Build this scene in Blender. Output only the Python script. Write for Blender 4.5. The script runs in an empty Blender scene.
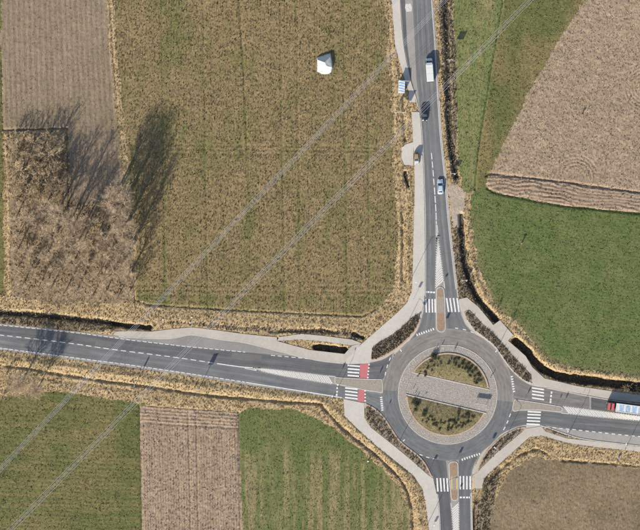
import bpy, bmesh, math, random
import numpy as np
from mathutils import Vector, Matrix

# ------------------------------------------------------------------ camera, sky, sun, exposure
scene = bpy.context.scene
C = scene.collection
CAM_H = 1500.0            # flying height of the survey camera
M_PX = 0.3                # metres of ground per map unit (all plan coordinates below are in map units)
cam_d = bpy.data.cameras.new('camera')
cam_d.sensor_width = 36.0
cam_d.lens = 36.0 * CAM_H / (640 * M_PX)
cam_d.clip_start = 5.0
cam_d.clip_end = 20000.0
cam = bpy.data.objects.new('camera', cam_d)
cam.location = (0, 0, CAM_H)
C.objects.link(cam)
scene.camera = cam

SUN_EL, SHADOW_AZ = 30.0, 26.5        # shadows fall this many degrees east of north
world = bpy.data.worlds.new('World')
scene.world = world
world.use_nodes = True
wn = world.node_tree
sky = wn.nodes.new('ShaderNodeTexSky')
sky.sky_type = 'NISHITA'
sky.sun_disc = False
sky.sun_elevation = math.radians(SUN_EL)
sky.sun_rotation = math.radians(180 + SHADOW_AZ)
bg = wn.nodes['Background']
bg.inputs['Strength'].default_value = 0.13
wn.links.new(sky.outputs[0], bg.inputs[0])

sun_d = bpy.data.lights.new('sun', 'SUN')
sun_d.energy = 4.6
sun_d.angle = math.radians(0.5)
sun_d.color = (1.0, 0.93, 0.82)
sun = bpy.data.objects.new('sun', sun_d)
_e, _a = math.radians(SUN_EL), math.radians(SHADOW_AZ)
SUN_DIR = Vector((math.cos(_e) * math.sin(_a), math.cos(_e) * math.cos(_a), -math.sin(_e)))
sun.rotation_euler = SUN_DIR.to_track_quat('-Z', 'Y').to_euler()
sun.location = (-60, -120, 120)
C.objects.link(sun)

vs = scene.view_settings
vs.view_transform = 'Standard'
vs.look = 'None'
vs.exposure = 0.46
vs.gamma = 1.0
vs.use_curve_mapping = False

rng = np.random.default_rng(7)
random.seed(7)

# ------------------------------------------------------------------ helpers
def P(px, py, z=0.0):
    return Vector(((px - 320) * M_PX, (265 - py) * M_PX, z))

def srgb(r, g, b):
    def f(c):
        c /= 255.0
        return c / 12.92 if c <= 0.04045 else ((c + 0.055) / 1.055) ** 2.4
    return (f(r), f(g), f(b), 1.0)

def tag(o, label=None, cat=None, group=None, kind=None):
    if label: o['label'] = label
    if cat: o['category'] = cat
    if group: o['group'] = group
    if kind: o['kind'] = kind
    return o

def empty(name, loc=(0, 0, 0), rz=0.0):
    o = bpy.data.objects.new(name, None)
    o.empty_display_size = 0.5
    o.location = loc
    o.rotation_euler = (0, 0, rz)
    C.objects.link(o)
    return o

def link(name, me, mat=None, parent=None):
    o = bpy.data.objects.new(name, me)
    if mat is not None and len(me.materials) == 0:
        me.materials.append(mat)
    C.objects.link(o)
    if parent is not None:
        o.parent = parent
    return o

def mesh_obj(name, verts, faces, mat, parent=None, smooth=False):
    me = bpy.data.meshes.new(name)
    me.from_pydata([tuple(v) for v in verts], [], faces)
    if smooth:
        me.polygons.foreach_set('use_smooth', [True] * len(me.polygons))
    me.update()
    return link(name, me, mat, parent)

class MB:
    """collects shapes of ONE part, then links them as one mesh"""
    def __init__(s): s.v = []; s.f = []
    def add(s, vs_, fs):
        n = len(s.v); s.v += [tuple(v) for v in vs_]; s.f += [tuple(i + n for i in f) for f in fs]; return s
    def box(s, c, d, rz=0.0, taper=1.0):
        cx, cy, cz = c; hx, hy, hz = d[0] / 2, d[1] / 2, d[2] / 2
        co, si = math.cos(rz), math.sin(rz); vv = []
        for z, k in ((-hz, 1.0), (hz, taper)):
            for x, y in ((-hx, -hy), (hx, -hy), (hx, hy), (-hx, hy)):
                x *= k; y *= k
                vv.append((cx + x * co - y * si, cy + x * si + y * co, cz + z))
        return s.add(vv, [(3, 2, 1, 0), (4, 5, 6, 7), (0, 1, 5, 4), (1, 2, 6, 5), (2, 3, 7, 6), (3, 0, 4, 7)])
    def cyl(s, p0, p1, r0, r1=None, n=10, caps=True):
        p0, p1 = Vector(p0), Vector(p1); r1 = r0 if r1 is None else r1
        ax = (p1 - p0).normalized()
        u = ax.orthogonal().normalized(); w = ax.cross(u); vv = []
        for p, r in ((p0, r0), (p1, r1)):
            for i in range(n):
                a = 2 * math.pi * i / n
                vv.append(p + (u * math.cos(a) + w * math.sin(a)) * r)
        fs = [(i, (i + 1) % n, n + (i + 1) % n, n + i) for i in range(n)]
        if caps: fs += [tuple(range(n - 1, -1, -1)), tuple(range(n, 2 * n))]
        return s.add(vv, fs)
    def build(s, name, mat, parent=None, smooth=False, bevel=0.0, seg=2):
        o = mesh_obj(name, s.v, s.f, mat, parent, smooth and not bevel)
        if bevel:
            bm = bmesh.new(); bm.from_mesh(o.data)
            bmesh.ops.bevel(bm, geom=list(bm.edges), offset=bevel, segments=seg, profile=0.5, affect='EDGES', clamp_overlap=True)
            for f in bm.faces: f.smooth = smooth
            bm.to_mesh(o.data); bm.free()
        return o

def loft(sections):
    """sections: list of equal-length point rings -> verts, faces (closed ends)"""
    n = len(sections[0]); vv = [p for s_ in sections for p in s_]; ff = []
    for k in range(len(sections) - 1):
        for i in range(n):
            j = (i + 1) % n
            ff.append((k * n + i, k * n + j, (k + 1) * n + j, (k + 1) * n + i))
    ff.append(tuple(range(n - 1, -1, -1)))
    ff.append(tuple((len(sections) - 1) * n + i for i in range(n)))
    return vv, ff

def resample(pts, step=None, n=None):
    pts = np.asarray(pts, float)
    d = np.r_[0, np.cumsum(np.hypot(*np.diff(pts, axis=0).T))]
    if n is None: n = max(2, int(round(d[-1] / step)) + 1)
    t = np.linspace(0, d[-1], n)
    return np.c_[np.interp(t, d, pts[:, 0]), np.interp(t, d, pts[:, 1])]

def smooth_line(pts, sub=6):
    """Catmull-Rom through the points"""
    pts = [np.array(p, float) for p in pts]
    if len(pts) < 3: return np.array(pts)
    q = [2 * pts[0] - pts[1]] + pts + [2 * pts[-1] - pts[-2]]
    out = []
    for i in range(1, len(q) - 2):
        a, b, c, d = q[i - 1], q[i], q[i + 1], q[i + 2]
        for k in range(sub):
            t = k / sub
            out.append(0.5 * (2 * b + (c - a) * t + (2 * a - 5 * b + 4 * c - d) * t * t + (3 * b - a - 3 * c + d) * t ** 3))
    out.append(pts[-1])
    return np.array(out)

def area2(poly):
    p = np.asarray(poly); return np.sum(p[:, 0] * np.roll(p[:, 1], -1) - np.roll(p[:, 0], -1) * p[:, 1])

def slab(name, poly, z, mat, skirt=0.5, parent=None, ring=None):
    """flat-topped slab from a plan outline (map units), with sides going down into the soil"""
    poly = [tuple(p) for p in poly]
    w = [P(x, y, z) for x, y in poly]
    if area2([(p.x, p.y) for p in w]) < 0: w.reverse()
    n = len(w)
    bm = bmesh.new()
    top = [bm.verts.new(p) for p in w]
    f = bm.faces.new(top)
    if skirt:
        bot = [bm.verts.new((p.x, p.y, z - skirt)) for p in w]
        for i in range(n):
            j = (i + 1) % n
            bm.faces.new((top[i], bot[i], bot[j], top[j]))
    bm.normal_update()
    bmesh.ops.triangulate(bm, faces=[f], quad_method='BEAUTY', ngon_method='EAR_CLIP')
    me = bpy.data.meshes.new(name); bm.to_mesh(me); bm.free()
    return link(name, me, mat, parent)

def strip(name, left, right, z, mat, n=60, parent=None):
    """lane between two edges, UV.x runs across, UV.y along (metres)"""
    L, R = resample(left, n=n), resample(right, n=n)
    vv = []; ff = []
    for a, b in zip(L, R): vv += [P(a[0], a[1], z), P(b[0], b[1], z)]
    flip = (vv[1] - vv[0]).cross(vv[2] - vv[0]).z < 0
    for i in range(n - 1):
        q = (2 * i, 2 * i + 1, 2 * i + 3, 2 * i + 2)
        ff.append(q[::-1] if flip else q)
    o = mesh_obj(name, vv, ff, mat, parent)
    uv = o.data.uv_layers.new(name='UVMap')
    for lp in o.data.loops:
        i = lp.vertex_index
        uv.data[lp.index].uv = (i % 2, (i // 2) * 0.5)
    return o

# ------------------------------------------------------------------ materials
def new_mat(name):
    m = bpy.data.materials.new(name); m.use_nodes = True
    nt = m.node_tree; b = nt.nodes['Principled BSDF']
    return m, nt, b

def nd(nt, typ, **kw):
    n = nt.nodes.new(typ)
    for k, v in kw.items(): setattr(n, k, v)
    return n

def noise(nt, vec, scale, detail=3, rough=0.6):
    n = nd(nt, 'ShaderNodeTexNoise'); n.inputs['Scale'].default_value = scale
    n.inputs['Detail'].default_value = detail; n.inputs['Roughness'].default_value = rough
    nt.links.new(vec, n.inputs['Vector']); return n.outputs['Fac']

def maprange(nt, v, a, b, c, d):
    n = nd(nt, 'ShaderNodeMapRange'); n.inputs[1].default_value = a; n.inputs[2].default_value = b
    n.inputs[3].default_value = c; n.inputs[4].default_value = d
    nt.links.new(v, n.inputs[0]); return n.outputs[0]

def mixc(nt, fac, a, b, mode='MIX'):
    n = nd(nt, 'ShaderNodeMix', data_type='RGBA', blend_type=mode)
    for sock, v in ((n.inputs[0], fac), (n.inputs[6], a), (n.inputs[7], b)):
        if isinstance(v, bpy.types.NodeSocket): nt.links.new(v, sock)
        else: sock.default_value = v
    return n.outputs[2]

def math_n(nt, op, a, b=None):
    n = nd(nt, 'ShaderNodeMath', operation=op)
    for s_, v in ((n.inputs[0], a), (n.inputs[1], b)):
        if v is None: continue
        if isinstance(v, bpy.types.NodeSocket): nt.links.new(v, s_)
        else: s_.default_value = v
    return n.outputs[0]

def scalecol(nt, col, fac):
    n = nd(nt, 'ShaderNodeVectorMath', operation='SCALE')
    nt.links.new(col, n.inputs[0]); nt.links.new(fac, n.inputs['Scale']); return n.outputs[0]

def pos(nt):
    return nd(nt, 'ShaderNodeNewGeometry').outputs['Position']

def ground_mat(name, dry, green, dark, grain=0.45, fine=2.2, bump=0.5, stretch=(1, 1), rot=0.0, dk=0.6):
    """soil and low plants: 'variation' blends the dry and the green colour, noise gives clods, tufts and grain"""
    m, nt, b = new_mat(name)
    v = pos(nt)
    at = nd(nt, 'ShaderNodeAttribute', attribute_name='variation').outputs['Fac']
    mp = nd(nt, 'ShaderNodeMapping'); mp.inputs['Scale'].default_value = (stretch[0], stretch[1], 1.0); mp.inputs['Rotation'].default_value = (0, 0, math.radians(rot)); nt.links.new(v, mp.inputs[0])
    mp2 = nd(nt, 'ShaderNodeMapping'); mp2.inputs['Scale'].default_value = (stretch[0] ** 2, stretch[1] ** 3, 1.0); mp2.inputs['Rotation'].default_value = (0, 0, math.radians(rot)); nt.links.new(v, mp2.inputs[0])
    vw = mp.outputs[0]; nrow = noise(nt, mp2.outputs[0], fine * .7, 3, 0.6)
    n1 = noise(nt, vw, fine, 4, 0.7); n2 = noise(nt, v, 0.35, 3, 0.6); n3 = noise(nt, vw, fine * 2.3, 2, 0.6)
    fac = math_n(nt, 'ADD', at, maprange(nt, n1, 0.34, 0.66, -0.45, 0.45))
    fac = nd_clamp(nt, fac)
    col = mixc(nt, fac, dry, green)
    col = mixc(nt, maprange(nt, n3, 0.50, 0.66, 0.0, dk), col, dark)
    g = math_n(nt, 'MULTIPLY', maprange(nt, n1, 0.33, 0.67, 1 - grain, 1 + grain), maprange(nt, n2, 0.3, 0.7, 0.9, 1.1))
    g = math_n(nt, 'MULTIPLY', g, maprange(nt, nrow, 0.33, 0.67, 0.84, 1.16))
    col = scalecol(nt, col, g)
    nt.links.new(col, b.inputs['Base Color'])
    b.inputs['Roughness'].default_value = 0.95
    b.inputs['Specular IOR Level'].default_value = 0.12
    bp = nd(nt, 'ShaderNodeBump'); bp.inputs['Strength'].default_value = bump; bp.inputs['Distance'].default_value = 0.2
    nt.links.new(n1, bp.inputs['Height']); nt.links.new(bp.outputs[0], b.inputs['Normal'])
    return m

def nd_clamp(nt, v):
    n = nd(nt, 'ShaderNodeClamp'); nt.links.new(v, n.inputs[0]); return n.outputs[0]

def island_mat(name, cols, rough=0.85, spec=0.3, grain=0.2, gs=6.0):
    """every loose piece (stone, leaf, blade) takes its own colour"""
    m, nt, b = new_mat(name)
    rp = nd(nt, 'ShaderNodeNewGeometry').outputs['Random Per Island']
    cr = nd(nt, 'ShaderNodeValToRGB'); cr.color_ramp.interpolation = 'LINEAR'
    els = cr.color_ramp.elements
    while len(els) < len(cols): els.new(0.5)
    for i, c in enumerate(cols):
        els[i].position = i / max(1, len(cols) - 1); els[i].color = c
    nt.links.new(rp, cr.inputs[0])
    g = maprange(nt, noise(nt, pos(nt), gs, 3), 0.2, 0.8, 1 - grain, 1 + grain)
    nt.links.new(scalecol(nt, cr.outputs[0], g), b.inputs['Base Color'])
    b.inputs['Roughness'].default_value = rough; b.inputs['Specular IOR Level'].default_value = spec
    return m

def plain(name, col, rough=0.6, spec=0.4, metal=0.0, grain=0.08, gs=5.0, coat=0.0):
    m, nt, b = new_mat(name)
    cn = nd(nt, 'ShaderNodeRGB'); cn.outputs[0].default_value = col
    g = maprange(nt, noise(nt, pos(nt), gs, 4), 0.25, 0.75, 1 - grain, 1 + grain)
    nt.links.new(scalecol(nt, cn.outputs[0], g), b.inputs['Base Color'])
    b.inputs['Roughness'].default_value = rough; b.inputs['Specular IOR Level'].default_value = spec
    b.inputs['Metallic'].default_value = metal; b.inputs['Coat Weight'].default_value = coat
    return m

def asphalt(name, col, lane=False, blotch=0.14, tracks=0.22):
    m, nt, b = new_mat(name)
    v = pos(nt)
    cn = nd(nt, 'ShaderNodeRGB'); cn.outputs[0].default_value = col
    g = math_n(nt, 'MULTIPLY', maprange(nt, noise(nt, v, 9, 3, 0.7), 0.2, 0.8, 0.82, 1.18),
               maprange(nt, noise(nt, v, 0.16, 4, 0.6), 0.25, 0.75, 1 - blotch, 1 + blotch))
    g = math_n(nt, 'MULTIPLY', g, maprange(nt, noise(nt, v, 1.3, 3, 0.6), 0.3, 0.7, 0.94, 1.06))
    if lane:
        uv = nd(nt, 'ShaderNodeUVMap').outputs[0]
        sp = nd(nt, 'ShaderNodeSeparateXYZ'); nt.links.new(uv, sp.inputs[0])
        wob = maprange(nt, noise(nt, v, 0.12, 2), 0.3, 0.7, -0.03, 0.03)
        u = math_n(nt, 'ADD', sp.outputs[0], wob)
        cr = nd(nt, 'ShaderNodeValToRGB'); e = cr.color_ramp.elements
        k = 1 + tracks
        stops = [(0, 1.12), (0.1, 0.98), (0.28, 0.9), (0.42, 0.97), (0.5, k), (0.58, 0.97), (0.74, 0.9), (0.9, 0.98), (1, 1.15)]
        while len(e) < len(stops): e.new(0.5)
        for i, (p_, c_) in enumerate(stops):
            e[i].position = p_; e[i].color = (c_ / 2, c_ / 2, c_ / 2, 1)
        nt.links.new(u, cr.inputs[0])
        g = math_n(nt, 'MULTIPLY', g, math_n(nt, 'MULTIPLY', cr.outputs[0], 2.0))
        mp = nd(nt, 'ShaderNodeMapping'); mp.inputs['Scale'].default_value = (9.0, 0.22, 1.0); nt.links.new(uv, mp.inputs[0])
        g = math_n(nt, 'MULTIPLY', g, maprange(nt, noise(nt, mp.outputs[0], 1.0, 3, 0.6), 0.3, 0.7, 0.80, 1.20))
    nt.links.new(scalecol(nt, cn.outputs[0], g), b.inputs['Base Color'])
    b.inputs['Roughness'].default_value = 0.9; b.inputs['Specular IOR Level'].default_value = 0.2
    bp = nd(nt, 'ShaderNodeBump'); bp.inputs['Strength'].default_value = 0.25; bp.inputs['Distance'].default_value = 0.02
    nt.links.new(noise(nt, v, 14, 3), bp.inputs['Height']); nt.links.new(bp.outputs[0], b.inputs['Normal'])
    return m

def paint_mat(name, col, wear=0.35, under=(0.12, 0.12, 0.12, 1)):
    m, nt, b = new_mat(name)
    v = pos(nt)
    n = math_n(nt, 'MULTIPLY', maprange(nt, noise(nt, v, 4.5, 5, 0.75), 0.5, 0.75, 0, 1), wear * 2)
    col2 = mixc(nt, nd_clamp(nt, n), col, under)
    nt.links.new(col2, b.inputs['Base Color'])
    b.inputs['Roughness'].default_value = 0.8
    return m

def glass_mat(name, col=(0.02, 0.03, 0.04, 1), rough=0.08):
    m, nt, b = new_mat(name)
    g = maprange(nt, noise(nt, pos(nt), 2.0, 2), 0.3, 0.7, 0.9, 1.1)
    cn = nd(nt, 'ShaderNodeRGB'); cn.outputs[0].default_value = col
    nt.links.new(scalecol(nt, cn.outputs[0], g), b.inputs['Base Color'])
    b.inputs['Roughness'].default_value = rough; b.inputs['Specular IOR Level'].default_value = 0.8
    return m

G = lambda r, g, b: (r, g, b, 1.0)
M = {}
M['stubble'] = ground_mat('maize_stubble', G(.272, .194, .102), G(.145, .148, .052), G(.070, .055, .030), 0.50, 2.3, 0.6, (1.5, .6))
M['brown'] = ground_mat('harrowed_soil', G(.285, .212, .148), G(.195, .152, .092), G(.13, .098, .07), 0.32, 2.1, 0.6, (1.6, .5), 3)
M['bare'] = ground_mat('bare_brown_soil', G(.275, .200, .125), G(.175, .135, .078), G(.10, .078, .05), 0.36, 2.0, 0.6, (1.3, .75), -38)
M['tan_plough'] = ground_mat('pale_ploughed_soil', G(.385, .285, .192), G(.285, .208, .138), G(.12, .092, .062), 0.42, 2.2, 0.7, (1.35, .75), 28)
M['furrow'] = ground_mat('furrowed_soil', G(.40, .295, .205), G(.28, .20, .135), G(.11, .082, .056), 0.40, 2.3, 0.7, (.55, 1.6), 8)
M['corn'] = ground_mat('straight_rowed_soil', G(.42, .310, .215), G(.28, .20, .135), G(.10, .078, .052), 0.42, 2.3, 0.7, (1.7, .5), 1.2, .75)
M['streaked'] = ground_mat('streaked_green_soil', G(.27, .215, .110), G(.110, .136, .042), G(.048, .055, .022), 0.40, 2.3, 0.6, (1.6, .5))
M['wheat'] = ground_mat('winter_wheat_soil', G(.205, .180, .085), G(.088, .132, .036), G(.038, .054, .019), 0.38, 2.4, 0.6, (.75, 1.3), 7)
M['strip_green'] = ground_mat('bright_meadow', G(.25, .20, .10), G(.150, .178, .060), G(.070, .085, .03), 0.36, 2.2, 0.6, (1.4, .6), -5)
M['olive'] = ground_mat('olive_meadow', G(.235, .175, .082), G(.112, .128, .042), G(.050, .052, .022), 0.38, 2.2, 0.6, (.7, 1.3), 3)
M['verge'] = ground_mat('dry_verge_grass', G(.46, .340, .190), G(.34, .25, .135), G(.18, .135, .075), 0.32, 2.4, 0.6, dk=.5)
M['rough'] = ground_mat('rough_bank', G(.29, .22, .145), G(.19, .15, .095), G(.08, .064, .043), 0.42, 2.4, 0.7)
M['litter'] = ground_mat('leaf_litter', G(.30, .225, .14), G(.20, .15, .095), G(.08, .062, .042), 0.45, 1.2, 0.7)
M['ditch'] = ground_mat('ditch_mud', G(.11, .092, .07), G(.07, .065, .045), G(.03, .028, .022), 0.4, 2.0, 0.6)
M['gravel'] = ground_mat('gravelly_soil', G(.42, .345, .265), G(.31, .25, .19), G(.18, .145, .11), 0.3, 2.6, 0.5)
M['island_soil'] = ground_mat('island_ground', G(.25, .188, .11), G(.15, .145, .058), G(.07, .06, .035), 0.42, 2.4, 0.6)
M['bed_soil'] = ground_mat('bed_mulch', G(.28, .22, .155), G(.16, .128, .09), G(.06, .05, .038), 0.45, 2.6, 0.7)
M['farmland'] = ground_mat('outer_farmland', G(.25, .19, .11), G(.14, .14, .055), G(.08, .065, .04), 0.35, 0.6, 0.4)

M['asph_n'] = asphalt('asphalt_north', G(0.152, 0.150, 0.148), True)
M['asph_w'] = asphalt('asphalt_west', G(0.122, 0.121, 0.121), True, 0.18, 0.16)
M['asph_w_lower'] = asphalt('asphalt_west_lower', G(0.152, 0.151, 0.150), True, 0.16, 0.14)
M['asph_e_old'] = asphalt('asphalt_east_old', G(0.185, 0.168, 0.152), True, 0.12, 0.14)
M['asph_new'] = asphalt('asphalt_new', G(0.131, 0.130, 0.130), True, 0.14, 0.16)
M['asph_dark'] = asphalt('asphalt_darker', G(0.108, 0.107, 0.107), True, 0.14, 0.14)
M['asph_ring_old'] = asphalt('asphalt_ring_old', G(0.222, 0.198, 0.176), True, 0.12, -0.16)
M['asph_ring_new'] = asphalt('asphalt_ring_new', G(0.150, 0.149, 0.148), True, 0.12, -0.10)
M['asph_patch'] = asphalt('asphalt_patch', G(.145, .138, .128), False)
M['asph_base'] = asphalt('asphalt_shoulder', G(.285, .262, .235), False)
M['asph_bay'] = asphalt('asphalt_bay', G(.235, .222, .205), False)
M['path'] = asphalt('pale_footpath', G(.475, .432, .375), False, 0.07)
M['path_old'] = asphalt('older_footpath', G(.425, .378, .322), False, 0.10)
M['concrete'] = plain('kerb_concrete', G(.42, .38, .33), 0.9, 0.2, grain=0.15)
M['kerb_tan'] = island_mat('tan_kerb_stone', [G(.36, .27, .19), G(.44, .31, .21), G(.40, .33, .26)], 0.9, 0.2, 0.2)
M['kerb_grey'] = island_mat('grey_kerb_stone', [G(.42, .39, .35), G(.50, .46, .41), G(.46, .41, .35)], 0.9, 0.2, 0.2)
M['brick'] = island_mat('tan_paver', [G(.27, .175, .11), G(.35, .235, .155), G(.31, .215, .15)], 0.9, 0.2, 0.2)
M['paver_grey'] = island_mat('greybrown_paver', [G(.30, .255, .205), G(.36, .30, .24), G(.27, .24, .20)], 0.9, 0.2, 0.2)
M['cobble'] = island_mat('cobble_stone', [G(.42, .38, .33), G(.35, .31, .265), G(.39, .365, .335), G(.30, .27, .235), G(.40, .335, .27), G(.45, .42, .38)], 0.85, 0.3, 0.2)
M['mortar'] = plain('cobble_mortar', G(.27, .235, .20), 0.95, 0.1, grain=0.2)
M['white'] = paint_mat('white_road_paint', G(.68, .66, .62), 0.5)
M['white_worn'] = paint_mat('worn_road_paint', G(.56, .54, .50), 0.8, G(.25, .24, .23))
M['hatch'] = paint_mat('hatched_road_paint', G(.60, .57, .52), 0.4)
M['red'] = paint_mat('red_cycle_paint', G(.44, .135, .14), 0.35, G(.27, .13, .12))
M['yellow'] = paint_mat('yellow_tactile', G(.55, .38, .16), 0.3, G(.3, .25, .18))
M['steel'] = plain('galvanised_steel', G(.55, .56, .57), 0.4, 0.5, 0.7)
M['wire'] = plain('aluminium_conductor', G(.46, .46, .50), 0.5, 0.4, 0.0)
M['sign_white'] = plain('sign_white', G(.62, .62, .61), 0.45)
M['sign_blue'] = plain('sign_blue', G(.02, .10, .42), 0.45)
M['sign_red'] = plain('sign_red', G(.5, .02, .02), 0.45)
M['black'] = plain('black_plastic', G(.02, .02, .02), 0.6)
M['rubber'] = plain('tyre_rubber', G(.025, .025, .025), 0.85)
M['alloy'] = plain('wheel_alloy', G(.5, .5, .52), 0.35, 0.5, 0.8)
M['glass'] = glass_mat('dark_car_glass')
M['lamp_glass'] = plain('lamp_lens', G(.7, .7, .68), 0.2)
M['tail_red'] = plain('tail_lens', G(.4, .01, .01), 0.25)
M['bark'] = plain('grey_bark', G(.17, .135, .105), 0.95, 0.1, grain=0.3, gs=3)
M['twig'] = island_mat('grey_brown_twig', [G(.38, .285, .19), G(.60, .465, .315), G(.48, .375, .265)], 0.95, 0.1, 0.2, 1.0)
M['twig_dry'] = island_mat('tan_twig', [G(.44, .32, .19), G(.62, .475, .29), G(.34, .25, .16)], 0.95, 0.1, 0.2, 1.0)
M['leaf_dark'] = island_mat('dark_evergreen_leaf', [G(.03, .035, .018), G(.06, .06, .032), G(.045, .055, .02)], 0.7, 0.3, 0.2)
M['leaf_brown'] = island_mat('brown_winter_leaf', [G(.06, .05, .035), G(.19, .145, .095), G(.09, .072, .05), G(.25, .185, .12)], 0.85, 0.2, 0.2)
M['tarp'] = plain('white_tarpaulin', G(.54, .53, .50), 0.6, 0.3, grain=0.14, gs=1.6)
M['wood'] = plain('weathered_wood', G(.30, .22, .14), 0.9, 0.1, grain=0.2)
M['rows_tuft'] = island_mat('dry_stubble_straw', [G(.37, .27, .15), G(.26, .19, .10), G(.155, .158, .06), G(.47, .355, .205)], 0.95, 0.1, 0.2)
M['straw'] = island_mat('dry_verge_straw', [G(.52, .39, .22), G(.43, .32, .175), G(.34, .25, .135), G(.58, .45, .27)], 0.95, 0.1, 0.2)
M['rough_tuft'] = island_mat('dull_bank_grass', [G(.26, .205, .13), G(.15, .125, .08), G(.36, .275, .17), G(.09, .075, .05)], 0.95, 0.1, 0.2)
M['green_tuft'] = island_mat('wheat_blade', [G(.092, .138, .040), G(.140, .178, .062), G(.066, .098, .028), G(.22, .195, .10)], 0.9, 0.15, 0.2)
M['olive_tuft'] = island_mat('meadow_blade', [G(.130, .145, .050), G(.215, .17, .085), G(.088, .105, .034), G(.27, .20, .105)], 0.9, 0.15, 0.2)
M['clod'] = island_mat('soil_clod', [G(.36, .275, .20), G(.28, .21, .15), G(.22, .165, .12), G(.42, .33, .245)], 0.95, 0.1, 0.2)
M['clod_brown'] = island_mat('brown_clod', [G(.28, .21, .15), G(.21, .165, .12), G(.16, .125, .09), G(.31, .245, .18)], 0.95, 0.1, 0.2)

# ------------------------------------------------------------------ plan of roads, paths, beds (map units)
RC = (447.7, 394.6)
R_OUT, R_APRON, R_ISLE = 66.0, 49.4, 41.0

def circ(r, a0=0, a1=360, n=96, c=RC):
    return [(c[0] + r * math.cos(math.radians(a0 + (a1 - a0) * i / n)), c[1] - r * math.sin(math.radians(a0 + (a1 - a0) * i / n))) for i in range(n + 1)]

# north arm
N_W = [(393, -300), (398.5, -60), (399.5, 0), (403, 45), (410, 80), (415.5, 97), (418.8, 112), (421, 135), (423.2, 180), (424.3, 230), (424.3, 300), (421.5, 318), (417.5, 330), (410, 340)]
N_C1 = [(408, -300), (418, -60), (421, 0), (424, 60), (427.5, 100), (431, 150), (434, 185), (436.2, 225), (435.4, 285), (435.4, 334)]
N_C2 = [(408, -300), (418, -60), (421, 0), (424, 60), (427.5, 100), (431, 150), (434, 185), (436.8, 222), (443, 275), (445, 292), (446, 334)]
N_E = [(420, -300), (429.5, -60), (433, 0), (436.4, 45), (438.7, 90), (441.6, 135), (446.2, 180), (450, 225), (454, 260), (458.6, 300), (461, 311), (465.5, 324), (475, 334), (484, 341)]
# west arm
W_N = [(-300, 296), (-60, 318), (0, 323.6), (41, 327.6), (82, 332), (110, 335), (130, 337.5), (170, 338.6), (191, 334.8), (220, 339.5), (246.5, 343), (291, 354.5), (322, 361), (348, 363.6), (369.6, 362.8), (384, 359), (394, 352)]
W_C1 = [(-300, 306), (-60, 329), (0, 335), (65, 342.5), (110, 349), (180, 358), (240, 366.8), (261, 368), (305.7, 373), (336, 376.7), (369.6, 378.5), (390, 379)]
W_C2 = [(-300, 306), (-60, 329), (0, 335), (65, 342.5), (110, 349), (180, 358), (240, 367.4), (281, 375.7), (312, 381), (334, 384.4), (350, 388), (366, 391.4), (376, 392.6), (390, 396)]
W_S = [(-300, 320), (-60, 344), (0, 350), (61, 358), (110, 364.8), (180, 374.5), (241, 384), (261, 387), (310, 394), (344, 399), (364.6, 403), (372, 406.5), (378, 411), (387, 419), (396, 428)]
# east arm
E_N = [(508, 366), (518, 377), (524, 381.4), (532, 385.6), (550, 388.6), (567, 392), (607, 399.6), (640, 404), (700, 412), (940, 446)]
E_C1 = [(506, 397), (520, 399.3), (542.6, 402.6), (563, 406), (605, 411.5), (640, 416), (700, 424), (940, 456)]
E_C2 = [(500, 412), (520, 411), (541, 411), (561.5, 413), (595.5, 416.8), (640, 420.8), (700, 427), (940, 456)]
E_S = [(497, 437), (505, 432), (518, 426.6), (528, 425), (541.6, 425.8), (565.6, 434), (587.5, 439.7), (640, 446), (700, 452), (940, 478)]
# south arm
S_W = [(402, 441), (410, 446.4), (415.8, 451), (426, 466), (433.4, 478), (436.4, 492), (439, 520), (440.5, 590), (446, 830)]
S_C1 = [(444.6, 455), (446, 462), (447.8, 477), (450, 492), (451, 505), (453, 530), (456, 590), (458, 830)]
S_C2 = [(459, 455), (458.8, 470), (458.8, 500), (459, 530), (460, 590), (462, 830)]
S_E = [(488, 446), (480, 455.4), (474.3, 465), (472, 475), (471.6, 490), (472.4, 530), (473.5, 590), (478, 830)]

def poly(l, r): return [tuple(p) for p in l] + [tuple(p) for p in r][::-1]
N_W, N_C1, N_C2, N_E, W_N, W_C1, W_C2, W_S, E_N, E_C1, E_C2, E_S, S_W, S_C1, S_C2, S_E = [smooth_line(a, 5) for a in
    (N_W, N_C1, N_C2, N_E, W_N, W_C1, W_C2, W_S, E_N, E_C1, E_C2, E_S, S_W, S_C1, S_C2, S_E)]
ROADS = dict(N=poly(N_W, N_E), W=poly(W_N, W_S), E=poly(E_N, E_S), S=poly(S_W, S_E), R=circ(R_OUT))

BED_NW = [(419, 314), (420, 318)] + list(map(tuple, smooth_line([(420, 319), (417, 327), (408.7, 337.5), (395.5, 349), (381, 357), (372, 360)], 4))) + [(371, 358)] + list(map(tuple, smooth_line([(372, 348), (376, 344), (395.5, 332), (410, 319), (418, 313)], 4)))
BED_NE = list(map(tuple, smooth_line([(464.3, 312), (469.5, 310.5), (482.3, 323.6), (501, 341), (510.5, 353.5), (521, 364), (531, 375.5)], 4))) + list(map(tuple, smooth_line([(531, 383.2), (523, 379.6), (510.5, 368.5), (495.5, 347.5), (485, 338), (474.7, 330.4), (467, 320)], 4)))
BED_SW = list(map(tuple, smooth_line([(366, 404.6), (374.7, 409), (383.6, 417.5), (391, 428.6), (400.5, 442), (417.4, 455.4), (425, 464), (431.5, 476.6)], 4))) + list(map(tuple, smooth_line([(427.5, 474), (414, 462), (395.5, 446.4), (371, 427), (365, 418)], 4)))
BED_SE = list(map(tuple, smooth_line([(525.5, 427.8), (518, 428.6), (505, 434.8), (496.5, 441.4), (485, 454.4), (478, 468.5), (477.6, 471.6)], 4))) + [(495.5, 453), (512, 440)]
BED_E = [(546, 428.4), (566, 436.2), (566, 438), (545, 431.5)]
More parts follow.
